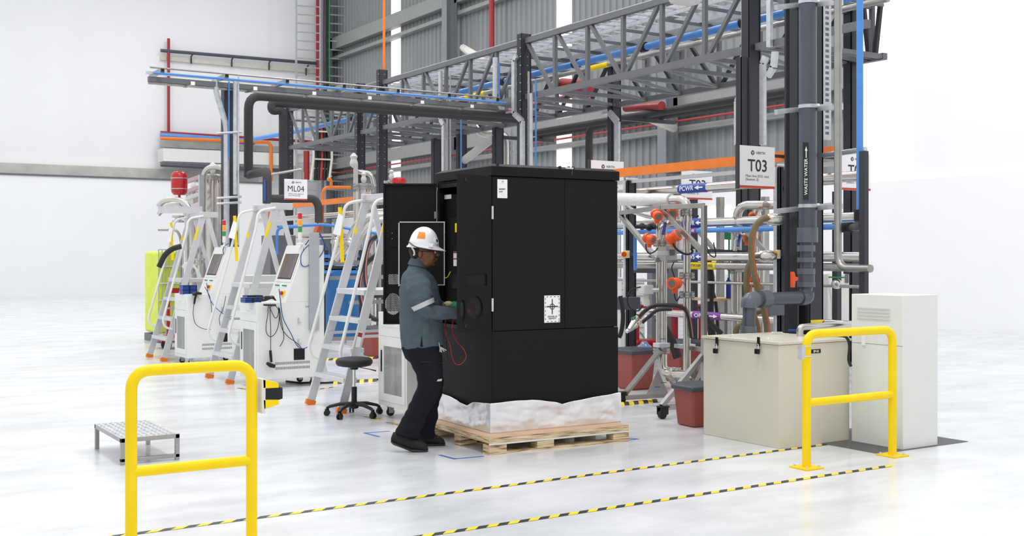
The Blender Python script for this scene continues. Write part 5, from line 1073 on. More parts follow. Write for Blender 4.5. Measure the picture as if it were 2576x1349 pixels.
cD([(1760, 770), (1785, 810), (1815, 840)], 12.3, .03, 'hose', 'black hose sloping down behind the test frame post', 'hose', 'hose', seg=10)
single('junction_box', MB().box(AD(1562, 780, 11.6), AD(1600, 747, 11.8)), M['lid'], 'grey plastic junction box on the slim post right of the black cabinet', 'junction box', bevel=.005)
single('junction_box', MB().box(AD(1935, 795, 11.4), AD(1958, 765, 11.6)), M['pvcl'], 'grey plastic junction box beside the slim post by the waste water elbow', 'junction box', bevel=.005)
t = thing('pneumatic_valve', 'pale grey pneumatic valve with steel fittings right of the black cabinet', 'valve', AD(1625, 770, 11.3)); c = AD(1625, 730, 11.3)
build('body', MB().box((c.x-.06, c.y-.05, c.z-.04), (c.x+.06, c.y+.05, c.z+.05)), M['offw'], t, bevel=.008); build('stem', MB().lathe([(.04, -.16), (.04, -.1), (.03, -.1), (.03, 0)], c, seg=14), M['offw'], t); build('fitting', MB().tube([c+RT*.06, c+RT*.13], .022, 10), M['ss'], t)
cD([(1612, 722), (1588, 730), (1578, 752), (1585, 775), (1605, 782), (1618, 768)], 11.2, .008, 'rubber', 'black cable looping left of the pale grey valve')
single('air_drop', MB().tube([AD(1598, 590, 11.9), AD(1598, 680, 11.9)], .018, 10), M['blue'], 'blue vertical air drop right of the slim post', 'pipe'); single('air_drop', MB().tube([AD(1980, 560, 11.5), AD(1980, 690, 11.5)], .02, 10), M['blue'], 'blue vertical air drop left of the waste water column', 'pipe')
single('valve_cluster', MB().tube([AD(1600, 570, 11.3), AD(1650, 572, 11.2)], [.02, .024], 8).ball(AD(1615, 570, 11.3), .035).ball(AD(1633, 573, 11.2), .035), M['blackdk'], 'black fitting cluster on the blue air pipe', 'fitting')
# ================================================================= waste water column
cx, cy = AD(2028, 643, 10.6).x, AD(2028, 643, 10.6).y
t = thing('main_column', 'thick dark grey H-section column on the right', 'column', (cx, cy, 0))
xm0, xm1 = onY(2006, 643, cy-.13).x, onY(2071, 643, cy-.13).x; ybk = onX(1986, 643, xm0).y
a = AD(1986, 643, 10.75); b = AD(2071, 643, 10.35)
fa = V((a.x, a.y, 0)); 
build('flange', MB().box((xm0, cy-.13, 0), (xm0+.018, ybk, 7)), M['postdk'], t); build('flange', MB().box((xm1-.018, cy-.13, 0), (xm1, ybk, 7)), M['post'], t)
build('web', MB().box((xm0, cy+.01, 0), (xm1, cy+.03, 7)), M['postdk'], t)
build('side_plate', MB().box(((xm0+xm1)/2+.0, cy-.13, 0), (xm1, cy-.115, 7)), M['post'], t)
zb1 = onY(2050, 805, cy-.13).z; m = MB().box(((xm0+xm1)/2+.0, cy-.135, .2), (xm1+.003, cy-.13, zb1)); build('hazard_wrap', m, M['hazy'], t); 
m = MB().add([(xm1-.07, cy-.137, .5), (xm1+.003, cy-.137, .6), (xm1+.003, cy-.137, zb1-.01), (xm1-.03, cy-.137, zb1-.03)], [(0, 1, 2, 3)]); build('hazard_stripe', m, M['hazk'], t)
yw = cy-.24; dW = .108
def W(px, py, dy=0): return onY(px, py, yw+dy)
t = thing('waste_water_pipe', 'slate grey waste water pipe with valve and elbows dropping into the cream box', 'pipe', W(2032, 845))
rW = (onY(2050, 600, yw).x-onY(2016, 600, yw).x)/2*.92
build('riser', MB().tube([W(2032, -60), W(2032, 605)], rW, 24), M['pvc'], t)
build('socket', MB().tube([W(2031, 573), W(2031, 610)], rW*1.17, 24), M['pvcl'], t)
build('lower_riser', MB().tube(bend([W(2028, 600), W(2028, 748), W(1886, 755), W(1884, 845)], .1, 7), rW*.72, 20), M['pvc'], t)
for y0, y1 in ((617, 633), (648, 660), (676, 690), (709, 722)): build('union_nut', MB().tube([W(2028, y0), W(2028, y1)], rW*1.04, 12), M['pvcl'], t, ang=20)
build('valve_body', MB().tube([W(2028, 688), W(2028, 712)], rW*.95, 20), M['pvc'], t)
build('valve_handle', MB().prism([W(x, y, -.03) for x, y in ((1994, 684), (1999, 684), (2002, 696), (2008, 698), (2008, 706), (2002, 708), (2000, 724), (1994, 724))], (0, .03, 0)), M['orng2'], t, bevel=.003)
build('elbow', MB().tube(bend([W(2029, 735), W(2029, 749), W(2012, 750)], .06, 6), rW*.85, 18), M['pvc'], t); build('elbow', MB().tube(bend([W(1900, 754), W(1885, 755), W(1884, 775)], .06, 6), rW*.88, 18), M['pvcl'], t)
build('union_nut', MB().tube([W(1912, 753), W(1932, 752)], rW*1.0, 10), M['pvcl'], t, ang=20); build('socket', MB().tube([W(1883, 820), W(1883, 844)], rW*.9, 18), M['pvcl'], t)
lb = build('label_plate', MB().box(W(2020, 358, -rW-.002), W(2034, 503, -rW-.001)), M['blackdk'], t)
text('WASTE WATER', W(2027, 445, -rW-.003)+V((0, 0, 0)), Z, (-1, 0, 0), M['white_ink'], t, abs(W(0, 400).z-W(0, 490).z)/1.0 if 0 else (W(2027, 400).z-W(2027, 491).z), .042, .015)
ar = W(2028, 385, -rW-.004); m = MB().add([ar+V((x, 0, z)) for x, z in ((-.006, -.045), (.006, -.045), (.006, .02), (.017, .02), (0, .06), (-.017, .02), (-.006, .02))], [(0, 1, 2, 6), (3, 4, 5)]); build('arrow', m, M['white_ink'], t)
for i, y in enumerate((5, 268, 518)):
    t = thing('pipe_clamp', ['top', 'middle', 'lower'][i]+' steel clamp holding the waste water pipe to the column', 'clamp', W(2032, y))
    build('ring', MB().tube([W(2032, y+5), W(2032, y-4)], rW*1.06, 24), M['galv'], t)
    a, b = (W(1952, y+14, .12), W(2090, y-2, .12)); build('strut', MB().beam(a, b, .04, .045), M['galv'], t); build('end_cap', MB().box(AD(2112, y+7, 9.9), AD(2120, y-6, 9.93)), M['paper'], t)
    build('cross_strut', MB().beam(W(2048, y+6, .0), AD(2116, y+1, 9.9), .03, .04), M['galv'], t); build('end_cap', MB().box(W(2046, y+6, -.05), W(2056, y-6, -.02)), M['paper'], t)
# perforated tray, steel riser, blue riser
xT = xm1+.03; a = onY(2073, 0, cy); b = onY(2091, 0, cy)
m = MB().box((a.x, cy, onY(2080, 352, cy).z), (b.x, cy+.03, 6.5)); t = thing('perforated_tray', 'slotted pale grey cable tray right of the column', 'cable tray', (a.x, cy, onY(2080, 352, cy).z)); build('tray', m, M['galv'], t)
m = MB(); z = onY(2080, 352, cy).z+.05
while z < 4.2:
    for k in range(4): x = a.x+.022+k*.0125; m.box((x, cy-.002, z), (x+.005, cy, z+.028))
    z += .052
build('slots', m, M['text'], t)['kind'] = 'stuff'
single('steel_pipe', MB().tube(bend([AD(2108, -40, 9.9), AD(2108, 674, 9.9), AD(2190, 676, 9.5)], .14, 8), .034, 16), M['ssd'], 'matt steel pipe running down right of the column and turning right', 'pipe')
t = thing('blue_riser', 'blue vertical pipe with black elbow at the right edge', 'pipe', AD(2163, 600, 9.7)); build('pipe', MB().tube([AD(2163, -50, 9.7), AD(2163, 540, 9.7)], .029, 16), M['blue'], t)
build('coupling', MB().tube([AD(2160, 528, 9.7), AD(2160, 556, 9.7)], .04, 14), M['blackdk'], t); build('elbow', MB().tube(bend([AD(2160, 552, 9.7), AD(2160, 572, 9.7), AD(2128, 573, 10.0)], .06), .033, 14), M['pvc'], t); build('coupling', MB().tube([AD(2142, 572, 9.85), AD(2118, 573, 10.1)], .045, 14), M['rubber'], t)
p = AD(2168, 643, 9.6); single('edge_post', MB().box((p.x-.0, p.y-.03, 0.0), (p.x+.05, p.y+.03, AD(2168, 380, 9.6).z)), M['post'], 'dark upright profile above the white cabinet at the right edge', 'post')
# ================================================================= cream box SP-01
b0 = fl(1960, 1130); bl = fl(1767, 1093); br = onY(2137, 1107, b0.y); zb = .828
t = thing('sump_box', 'cream painted steel box with padlocked lid and SP-01 label', 'box', b0); X0, X1, Y0, Y1 = b0.x, br.x, b0.y, bl.y
build('body', MB().box((X0, Y0, 0), (X1, Y1, zb-.025)), M['cream'], t, bevel=.004)
lid_ = build('lid', MB().box((X0-.012, Y0-.012, zb-.022), (X1+.012, Y1+.012, zb)), M['cream'], t, bevel=.003)
for px, py in ((1955, 842), (1945, 858), (1855, 848)):
    a = fl(px, py, zb); build('lid_handle', MB().tube(bend([a+V((-.05, .03, 0)), a+V((-.04, .02, .02)), a+V((.04, -.02, .02)), a+V((.05, -.03, 0))], .02), .004, 6), M['chrome'], lid_)
a = onY(2062, 884, Y0); pl_ = build('name_plate', MB().box((onY(2040, 884, Y0).x, Y0-.003, onY(2050, 889, Y0).z), (onY(2064, 884, Y0).x, Y0, onY(2050, 879, Y0).z)), M['blackdk'], t)
text('SP-01', V((onY(2052, 884, Y0).x, Y0-.003, onY(2051, 884, Y0).z)), (1, 0, 0), Z, M['white_ink'], pl_, .062, .02, .02)
for px, nm in ((1807, 'padlock hanging at the left of the cream box front'), (1912, 'padlock hanging at the right of the cream box front')):
    a = onX(px, 853, X0); tt = thing('padlock', 'steel and black '+nm, 'padlock', a)
    build('hasp', MB().box((X0-.022, a.y-.012, a.z-.055), (X0-.012, a.y+.012, a.z+.015)), M['blackdk'], tt)
    build('shackle', MB().tube(bend([a+V((-.03, .015, -.085)), a+V((-.03, .015, -.04)), a+V((-.03, -.012, -.04)), a+V((-.03, -.01, -.085))], .012, 6), .004, 8), M['chrome'], tt)
    build('lock_body', MB().box((X0-.04, a.y-.018, a.z-.118), (X0-.018, a.y+.024, a.z-.078)), M['blackdk'], tt, bevel=.003)
single('steel_pipe', MB().tube(bend([fl(2012, 846, zb)+V((0, 0, .0)), fl(2012, 846, zb)+V((0, .0, .075)), fl(2012, 846, zb)+V((1.05, 0, .085))], .07, 8), .028, 14), M['ss'], 'shiny steel pipe rising from the cream box lid behind the yellow rail', 'pipe')
a = fl(1995, 840, zb); single('blue_lever', MB().beam(a+V((-.03, .02, .03)), a+V((.1, -.02, .022)), .03, .02), M['bluedk'], 'blue lever handle on the cream box lid', 'handle', bevel=.004)
cD([(2115, 845), (2130, 850), (2137, 870), (2135, 905), (2141, 922)], 9.0, .012, 'rubber', 'black cable dropping behind the cream box at the right')
# white cabinet, right edge
wa = fl(2142, 1110); wa.y -= .5; zt_ = 1.19
t = thing('control_cabinet', 'white steel cabinet with louvres at the right edge', 'cabinet', wa); build('body', MB().box((wa.x, wa.y-.0, .0), (wa.x+.42, wa.y+.5, zt_)), M['white'], t, bevel=.004)
m = MB()
for k in range(4): z = onX(2165, 774+k*8.5, wa.x).z; m.beam((wa.x-.004, wa.y+.12, z), (wa.x-.004, wa.y+.44, z), .008, .01)
build('louvre', m, M['offw'], t)['kind'] = 'stuff'
build('door_gap', MB().box((wa.x-.001, wa.y, onX(2150, 862, wa.x).z-.002), (wa.x+.001, wa.y+.5, onX(2150, 862, wa.x).z+.002)), M['girt'], t)
build('latch', MB().box((wa.x-.01, wa.y+.36, onX(2165, 868, wa.x).z), (wa.x, wa.y+.39, onX(2165, 845, wa.x).z)), M['paper'], t)
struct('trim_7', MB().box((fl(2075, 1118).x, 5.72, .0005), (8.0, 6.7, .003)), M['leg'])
# bins
def bin_(c, s, ang, label, hgt=.42, w_=.36, d_=.3):
    t = thing('waste_bin', label, 'bin', c, ang); L = dict(local=True); m = MB(); k = .82
    def ring(z, f_): return [(-w_/2*f_, -d_/2*f_, z), (w_/2*f_, -d_/2*f_, z), (w_/2*f_, d_/2*f_, z), (-w_/2*f_, d_/2*f_, z)]
    m.add(ring(0, k)+ring(hgt, 1), [(3, 2, 1, 0), (0, 1, 5, 4), (1, 2, 6, 5), (2, 3, 7, 6), (3, 0, 4, 7), (4, 5, 6, 7)]); build('tub', m, M['brick'], t, bevel=.02, **L)
    m = MB(); m.add(ring(hgt-.02, 1.09)+ring(hgt+.02, 1.09)+ring(hgt+.045, .8), [(3, 2, 1, 0), (0, 1, 5, 4), (1, 2, 6, 5), (2, 3, 7, 6), (3, 0, 4, 7), (4, 5, 9, 8), (5, 6, 10, 9), (6, 7, 11, 10), (7, 4, 8, 11), (8, 9, 10, 11)]); build('lid', m, M['lid'], t, bevel=.012, **L)
bin_(fl(1752, 1070), 1, -.1, 'terracotta bin with slate lid left of the cream box', .335, .30, .30); bin_(fl(1597, 978), 1, 0, 'terracotta bin with slate lid behind the outrigger of the test frame', .42, .34, .34)
bin_(fl(1762, 965)+V((0, .3, 0)), 1, 0, 'terracotta bin behind the test frame post', .45, .4, .34); bin_(fl(950, 895), 1, 0, 'terracotta bin far behind the white station beside the worker', .4, .4, .4)
# far low items on the right
a = AD(1600, 643, 14.5); t = thing('tool_trolley', 'crimson tool trolley behind the test frame', 'trolley', (a.x, a.y, 0)); b = AD(1765, 643, 14.5); zT1 = AD(1700, 765, 14.5).z
m = MB()
for p in (a, b, AD(1697, 643, 14.5)): m.beam((p.x, p.y, .1), (p.x, p.y, zT1), .06, .06)
for z in (.35, zT1-.5, zT1-.05): m.beam((a.x, a.y, z), (b.x, b.y, z), .35, .09)
build('frame', m, M['door_red'], t)
c = AD(1621, 643, 12.9); c.z = AD(1621, 905, 12.9).z; zz = AD(1621, 866, 12.9).z-c.z
t = thing('water_jug', 'translucent blue water jug on the floor stand right of the black cabinet', 'jug', (c.x, c.y, c.z)); build('bottle', MB().lathe([(.08, 0), (.09, .02), (.09, .07), (.085, .08), (.09, .09), (.09, zz-.03), (.05, zz), (.03, zz+.03)], c, seg=20), M['jug'], t); build('stand', MB().lathe([(.09, -c.z), (.08, -.001)], c, seg=16), M['bluedk'], t)
struct('wall_pegboard', MB().box(onX(1838, 860, 15.0), onX(1790, 690, 15.1)), M['wallw'])
a = AD(1833, 735, 13.05); a.z = AD(1830, 755, 13.0).z+.116; single('spray_can', MB().lathe([(.03, -.1), (.03, .1), (.015, .12), (.015, .14)], a, seg=14), M['bluedk'], 'blue spray can on the far workbench', 'can')
p = AD(1830, 697, 13.0); q = AD(1790, 693, 13.5); t = thing('workbench', 'wooden-edged workbench far behind the test frame', 'workbench', (p.x, p.y, 0)); z_ = AD(1830, 755, 13.0).z; build('top', MB().beam((p.x, p.y, z_), (q.x, q.y, z_), .5, .03), M['plytop'], t)
for k in (0, 1): r_ = p.lerp(q, k); build('leg', MB().beam((r_.x, r_.y, 0), (r_.x, r_.y, z_), .05, .05), M['ssd'], t)
single('first_aid_sign', MB().box(AD(1822, 603, 15), AD(1845, 585, 15.1)).beam(AD(1834, 600, 15.1), V((AD(1834, 600, 15.1).x, AD(1834, 600, 15.1).y, 0)), .02, .02), M['green'], 'small green safety sign behind the second test frame', 'sign')
# left side continues: curved white-ish pipes, blue machine, hoses behind ladder
pD([(842, 655), (868, 620), (900, 560), (930, 545), (975, 540)], 17.5, 10, 'ss', 'shiny pipe sweeping up behind the ladder, outer', rad=.5); pD([(890, 655), (895, 625), (915, 580), (945, 556), (975, 552)], 17.2, 8, 'ss', 'shiny pipe sweeping up behind the ladder, inner', rad=.5)
for i, (x, y) in enumerate(((847, 609), (882, 611))): c = AD(x, y, 17.3); single('pipe_coupling', MB().lathe([(.06, -.05), (.09, -.04), (.09, -.01), (.07, 0), (.09, .01), (.09, .04), (.06, .05)], c, (.5, .2, .85), 16), M['ss'], ['left coupling on the sweeping shiny pipe', 'right coupling on the sweeping shiny pipe'][i], 'coupling')
hose([(960, 588), (935, 605), (922, 640), (918, 690), (925, 730), (945, 745), (970, 740)], 15.5, 'black hose with pink stripe hanging behind the ladder, upper loop', .03, 'hose', smt='pink'); hose([(950, 640), (920, 665), (905, 710), (912, 770), (935, 800), (965, 805)], 15.8, 'black hose with pink stripe hanging behind the ladder, lower loop', .035, 'hose', smt='pink')
a = AD(820, 643, 18.5); t = thing('pump_unit', 'blue machine unit with dark shelves behind the ladder', 'machine', (a.x, a.y, 0)); b = AD(905, 643, 18.5)
z0, z1 = AD(860, 850, 18.5).z, AD(860, 645, 18.5).z
build('tank', MB().lathe([(.25, max(z0, .05)), (.28, .2), (.28, z1-.25), (.2, z1-.2)], ((a.x+b.x)/2, (a.y+b.y)/2, 0), seg=24), M['mach_blue'], t)
m = MB()
for z in (z1, z1-.12, z1-.25): m.beam((a.x, a.y, z), (b.x, b.y, z), .5, .05)
build('blue_shelves', m, M['blue'], t); m = MB()
for z in (z1-.06, z1-.18): m.beam((a.x, a.y, z), (b.x, b.y, z), .52, .04)
for p in (a, b): m.beam((p.x, p.y, 0), (p.x, p.y, z1+.1), .06, .06)
build('dark_frame', m, M['post'], t)
pD([(700, 568), (700, 571), (820, 565), (960, 590)], 17.5, 3.5, 'blue', 'blue air pipe behind the nearer left test station', rad=.1)
pD([(697, 640), (697, 573), (760, 570)], 17.2, 3.5, 'blue', 'blue air pipe dropping behind the ladder rear legs', rad=.1)
single('electrical_cabinet', MB().box((8.02, 21.5, 0), (8.55, 22.0, 1.9)), M['steelgrey'], 'dark grey cabinet behind the stack light', 'cabinet')
single('bench', MB().box((6.3, 19.0, 0), (7.6, 19.7, 1.15)), M['offw'], 'white bench between the two left test stations', 'bench')
pD([(895, 560), (895, 408)], 20, 6, 'ss', 'bright upright pipe with relief valve left of the dark posts'); c = AD(890, 415, 20); single('relief_valve', MB().lathe([(.03, 0), (.07, .05), (.07, .1), (.05, .15), (.07, .2), (.02, .26)], c+V((0, 0, -.05)), seg=12), M['offw'], 'white relief valve on top of the bright upright pipe', 'valve')
pD([(895, 432), (935, 436), (942, 470)], 20.2, 6, 'ss', 'stainless elbow from the bright upright pipe', rad=.2)
c = AD(1003, 455, 19); single('expansion_tank', MB().lathe([(.06, -.1), (.12, -.06), (.125, .0), (.11, .04), (.05, .06)], c, seg=20), M['red'], 'red expansion tank peeking above the black cabinet door', 'tank')
for i, (x, y0, y1) in enumerate(((838, 560, 740), (940, 590, 800), (905, 640, 870), (868, 700, 880), (955, 620, 900))):
    pD([(x, y0), (x, y1)], 18.8+i*.2, 4, 'ss', ['upright pipe left of the blue machine', 'upright pipe behind the upper striped hose', 'upright pipe behind the ladder platform', 'upright pipe behind the ladder steps', 'upright pipe nearest the black cabinet door'][i], seg=8)
for i, (y, a, b) in enumerate(((662, 830, 962), (700, 820, 962), (762, 880, 962), (853, 830, 955))):
    single('frame_rail', MB().beam(AD(a, y, 18), AD(b, y-3, 17.4), .04, .06), M['ssd'], ['highest steel rail behind the right-hand ladder', 'second steel rail behind the right-hand ladder', 'third steel rail behind the right-hand ladder', 'lowest steel rail behind the right-hand ladder'][i], 'rail')

# ---- far background beyond the process line on the right
def far_box(px0, py0, px1, py1, D, dep, mt, name, label, cat, floor=True):
    a = AD(px0, py0, D); b = AD(px1, py1, D); z0 = 0 if floor else b.z; n = V((FW.x, FW.y, 0))
    m = MB(); c = [V((p.x, p.y, 0))+n*k for p, k in ((a, 0), (b, 0), (b, dep), (a, dep))]
    m.prism([q+V((0, 0, z0)) for q in c], (0, 0, a.z-z0)); t = thing(name, label, cat, (a.x, a.y, z0)); build('body', m, M[mt], t, bevel=.006)
    return t, c, a.z
def face_rect(t, px0, py0, px1, py1, D, mt, name): 
    a = AD(px0, py0, D-.01); b = AD(px1, py1, D-.01); build(name, MB().prism([V((a.x, a.y, b.z)), V((b.x, b.y, b.z)), V((b.x, b.y, a.z)), V((a.x, a.y, a.z))], FW*.008), M[mt], t)
t, c, z = far_box(2082, 690, 2136, 900, 13.6, .5, 'white', 'machine_cabinet', 'tall white machine cabinet with dark display behind the matt steel pipe', 'cabinet'); face_rect(t, 2126, 690, 2135, 712, 13.6, 'steelgrey', 'display'); face_rect(t, 2094, 770, 2098, 800, 13.6, 'blackdk', 'handle')
t, c, z = far_box(1562, 700, 1622, 900, 15.6, .5, 'white', 'machine_cabinet', 'white shuttered cabinet just right of the black cabinet', 'cabinet')
for k in range(9): face_rect(t, 1564, 712+k*16, 1620, 713+k*16, 15.6, 'girt', 'shutter_line')
t, c, z = far_box(1792, 748, 1868, 900, 14.4, .06, 'offw', 'pegboard', 'white pegboard standing on the far workbench side', 'board')
m = MB()
for i in range(12):
    for j in range(14): p = AD(1797+i*6, 756+j*9, 14.39); m.beam(p-RT*.004, p+RT*.004, .01, .008)
build('peg_holes', m, M['steelgrey'], t)['kind'] = 'stuff'
for i, (px, py) in enumerate(((1803, 770), (1858, 825), (1812, 800))): p = AD(px, py, 14.34); single('hand_tool', MB().beam(p, p+V((0, 0, -.16)), .03, .02), M[('blackdk', 'blackdk', 'redp')[i]], ['black handled tool on the upper left of the pegboard', 'black handled tool low on the pegboard', 'red handled tool on the pegboard'][i], 'tool')
far_box(1640, 670, 1706, 900, 16.5, .6, 'steelgrey', 'machine_cabinet', 'dark grey machine cabinet far behind the test frame', 'cabinet')
far_box(1890, 690, 1950, 900, 15.2, .5, 'girt', 'machine_cabinet', 'mid grey cabinet far behind the olive hoses', 'cabinet')
single('support_rail', MB().beam(AD(1597, 681, 12.6), AD(1678, 682, 12.3), .05, .05), M['post'], 'dark horizontal support rail right of the blue air drop', 'rail')
single('support_rail', MB().beam(AD(1780, 632, 12.9), AD(1880, 636, 12.6), .05, .05), M['post'], 'dark horizontal support rail behind the second test frame', 'rail')
for i, (px, D, mt) in enumerate(((1745, 13.8, 'post'), (1812, 13.6, 'ssd'), (1925, 13.5, 'ssd'), (2105, 12.4, 'post'))):
    p = AD(px, 643, D); p.z = 0; single('frame_post', MB().box((p.x-.035, p.y-.035, 0), (p.x+.035, p.y+.035, 2.2)), M[mt], ['dark frame post behind the nitrogen label', 'stainless frame post right of the purple label', 'stainless frame post behind the olive hoses', 'dark frame post behind the matt steel pipe'][i], 'post')
cD([(1770, 620), (1788, 700), (1786, 800), (1800, 900), (1805, 950)], 13.0, .045, 'hose', 'thick black hose hanging behind the test frame post', 'hose', 'hose', seg=10)
cD([(1780, 690), (1800, 760), (1806, 830), (1812, 900)], 13.2, .02, 'hose', 'thin black hose beside the thick hanging hose', 'hose', 'hose', seg=8)
for i, (a, b) in enumerate((((1985, 700), (2000, 860)), ((2085, 690), (2112, 830)))): single('brace_tube', MB().tube([AD(a[0], a[1], 13.2), AD(b[0], b[1]+20, 13.0)], .03, 8), M['white'], ['pale slanted tube left of the column foot', 'pale slanted tube right of the column foot'][i], 'brace')
c = AD(2110, 705, 11.3); t = thing('ball_valve', 'steel ball valve with green handle on the thin pipe right of the column', 'valve', c); c = onX(2105, 715, XP); build('valve_body', MB().ball(c, .05, .06, .05), M['ss'], t); build('handle', MB().box((c.x-.02, c.y-.09, c.z+.06), (c.x+.02, c.y+.09, c.z+.075)), M['green'], t)
# ================================================================= overhead truss walkway
XN, XF, ZB_, ZT_ = 10.65, 12.6, 4.22, 5.18
PY = [27.2, 21.84, 16.3, 10.85]
def truss(y0, y1, n, label, z0=ZB_, z1=ZT_, short=None):
    t = thing('overhead_truss', label, 'truss', (XN, (y0+y1)/2, z0)); s = .09
    for x, nm in ((XN, 'near'), (XF, 'far')):
        ya = y0
        if short and x == XF: y0 = short
        build('chord', MB().box((x-s/2, y0, z0-s/2), (x+s/2, y1, z0+s/2)), M['steelgrey'], t); build('chord', MB().box((x-s/2, y0, z1-s/2), (x+s/2, y1, z1+s/2)), M['steelgrey'], t)
        for k in range(n+1):
            y = y0+(y1-y0)*k/n
            if 0 < k < n: build('upright', MB().box((x-.03, y-.03, z0), (x+.03, y+.03, z1)), M['steelgrey'], t)
            if k < n:
                yb = y0+(y1-y0)*(k+1)/n; near_half = k < n/2     # y0 is the nearer end
                a, b = ((y+.05, z0), (yb-.05, z1)) if not near_half else ((yb-.05, z0), (y+.05, z1))
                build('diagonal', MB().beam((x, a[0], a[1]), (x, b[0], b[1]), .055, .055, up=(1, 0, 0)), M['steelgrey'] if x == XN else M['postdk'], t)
        y0 = ya
    if short: y0 = short
    for k in range(n+1):
        y = y0+(y1-y0)*k/n; y = min(max(y, y0+.04), y1-.04)
        build('cross_bar', MB().box((XN, y-.03, z0-.03), (XF, y+.03, z0+.03)), M['steelgrey'], t)
        if k < n:
            yb = y0+(y1-y0)*(k+1)/n; build('deck_brace', MB().beam((XN, y, z0-.01), (XF, yb, z0-.01), .04, .04), M['steelgrey'], t)
        build('tray_support', MB().box((XN, y-.02, z1-.28), (XF, y+.02, z1-.24)), M['steelgrey'], t)
    return t
truss(PY[1], PY[0], 6, 'left bay of the grey overhead truss, ending at the white wall side'); truss(PY[2], PY[1], 6, 'middle bay of the grey overhead truss above the cabinet'); truss(PY[3], PY[2], 6, 'right bay of the grey overhead truss'); truss(8.95, PY[3]-.1, 2, short=10.3, label='short end bay of the grey overhead truss beyond the right post')
for i, (x, y, zt) in enumerate(((XN, PY[0], 5.3), (XN, 22.95, 5.3), (XN, PY[1], 5.45), (XN, PY[2], 5.3), (XN, PY[3], 7), (XF, PY[0], 5.2), (XF, 23.0, 4.2), (XF, PY[1], 5.2), (XF, 20.3, 4.2), (XF, PY[2], 5.2), (XF, PY[3], 7))):
    hpost(x-.02, y, 0, zt, .19, .16, ['dark post under the left end of the truss', 'dark post left of the orange vertical pipe', 'dark post below the orange vertical pipe', 'dark punched post in the centre above the cabinet', 'tall dark post right of centre with bolt rows', 'rear dark post under the left truss bay', 'rear dark post left of the silver duct', 'rear dark post beside the blue drop pipe', 'rear dark post in front of the silver duct', 'rear dark post right of the centre post', 'rear dark post at the right edge behind the blue pipe'][i], bolts=x == XN)
hpost(onX(1868, 643, XN-.3).x, onX(1868, 643, XN-.3).y, 0, 4.05, .12, .12, 'shorter dark post beside the tall post right of centre', bolts=False)
# trays, pipes on the truss
def ladder_tray(x0, x1, z, y0, y1, label, st=.3, mt='galv'):
    t = thing('cable_tray', label, 'cable tray', ((x0+x1)/2, (y0+y1)/2, z)); 
    for x in (x0, x1): build('side_rail', MB().box((x-.012, y0, z-.04), (x+.012, y1, z+.05)), M[mt], t)
    m = MB(); y = y0+.1
    while y < y1: m.box((x0, y-.02, z-.03), (x1, y+.02, z-.01)); y += st
    build('rungs', m, M[mt], t)['kind'] = 'stuff'
ladder_tray(10.85, 11.35, 5.27, 9.2, 27, 'near ladder tray lying on top of the truss'); ladder_tray(11.55, 12.3, 5.27, 10.2, 27, 'far ladder tray lying on top of the truss')
ladder_tray(11.75, 12.4, 4.98, 10.2, 26, 'ladder tray slung inside the truss')
single('air_duct', MB().box((11.35, 9.6, 4.945), (11.6, 26, 5.1)), M['galv'], 'pale rectangular trunking inside the truss', 'duct')
t = thing('blue_main', 'thick blue air main running inside the truss', 'pipe', (11.2, 16, 4.7)); build('pipe', MB().tube([(11.2, 8.95, 4.74), (11.2, 27.3, 4.74)], .055, 14), M['blue'], t)
for y in (11.5, 13.7, 15.5, 17.8, 20, 22, 24.5): build('collar', MB().tube([(11.2, y, 4.74), (11.2, y+.12, 4.74)], .075, 14), M['blackdk'], t)
single('steel_pipe', MB().tube([(11.0, 8.95, 4.55), (11.0, 21, 4.55)], .04, 12), M['ssd'], 'thin steel pipe below the blue main in the truss', 'pipe'); single('pipe_sleeve', MB().tube([(11.0, 14.4, 4.55), (11.0, 14.9, 4.55)], .045, 12), M['yellow'], 'yellow sleeve on the thin steel pipe in the right truss bay', 'label')
single('pipe_sleeve', MB().tube([(11.0, 18.2, 4.55), (11.0, 18.9, 4.55)], .045, 12), M['yellow'], 'yellow sleeve on the thin steel pipe in the middle truss bay', 'label')
single('blue_pipe', MB().tube([V((11.2, 27.3, 4.74)), onX(640, 350, 11)], .06, 10), M['blue'], 'blue pipe leaving the left end of the truss', 'pipe')
# services hanging under the deck
for i, (x, z, r, y0, y1) in enumerate(((13.3, 4.1, .07, 12.4, 20.4), (13.7, 4.1, .07, 12.4, 20.4))):
    single('insulated_pipe', MB().tube([(x, y0, z), (x, y1, z)], r, 12), M['insul'], ['nearer of the two black insulated pipes beyond the truss', 'farther of the two black insulated pipes beyond the truss'][i], 'pipe')
for i, y in enumerate((PY[2], 20.3)): single('pipe_support', MB().box((XF+.05, y-.03, 3.96), (14.0, y+.03, 4.03)), M['post'], ['steel arm on the rear post carrying black pipes, nearer', 'steel arm on the rear post carrying black pipes, farther'][i], 'bracket')
pX = lambda pts, x, r, mt, label, name='conduit', cat='conduit', rad=.1: single(name, MB().tube(bend([onX(a, b, x) for a, b in pts], rad, 5), r, 10), M[mt], label, cat)
pX([(1482, 900), (1482, 322), (1530, 312)], 13.5, .075, 'insul', 'black insulated pipe turning down behind the white sign', 'insulated_pipe', 'pipe', .2)
single('fire_pipe', MB().tube([onX(1415, 218, 12.8), onX(1478, 224, 12.8)], .17, 14), M['redp'], 'large dark red pipe behind the right truss bay', 'pipe'); single('fire_pipe', MB().tube([onX(1575, 272, 13.6), onX(1665, 266, 13.2)], .08, 12), M['redp'], 'bright red pipe under the far side of the right truss bay', 'pipe')
single('fire_pipe', MB().tube([onX(1185, 305, 14.5), onX(1440, 240, 12.9)], .05, 10), M['redp'], 'thin red sprinkler pipe under the middle truss deck', 'pipe')
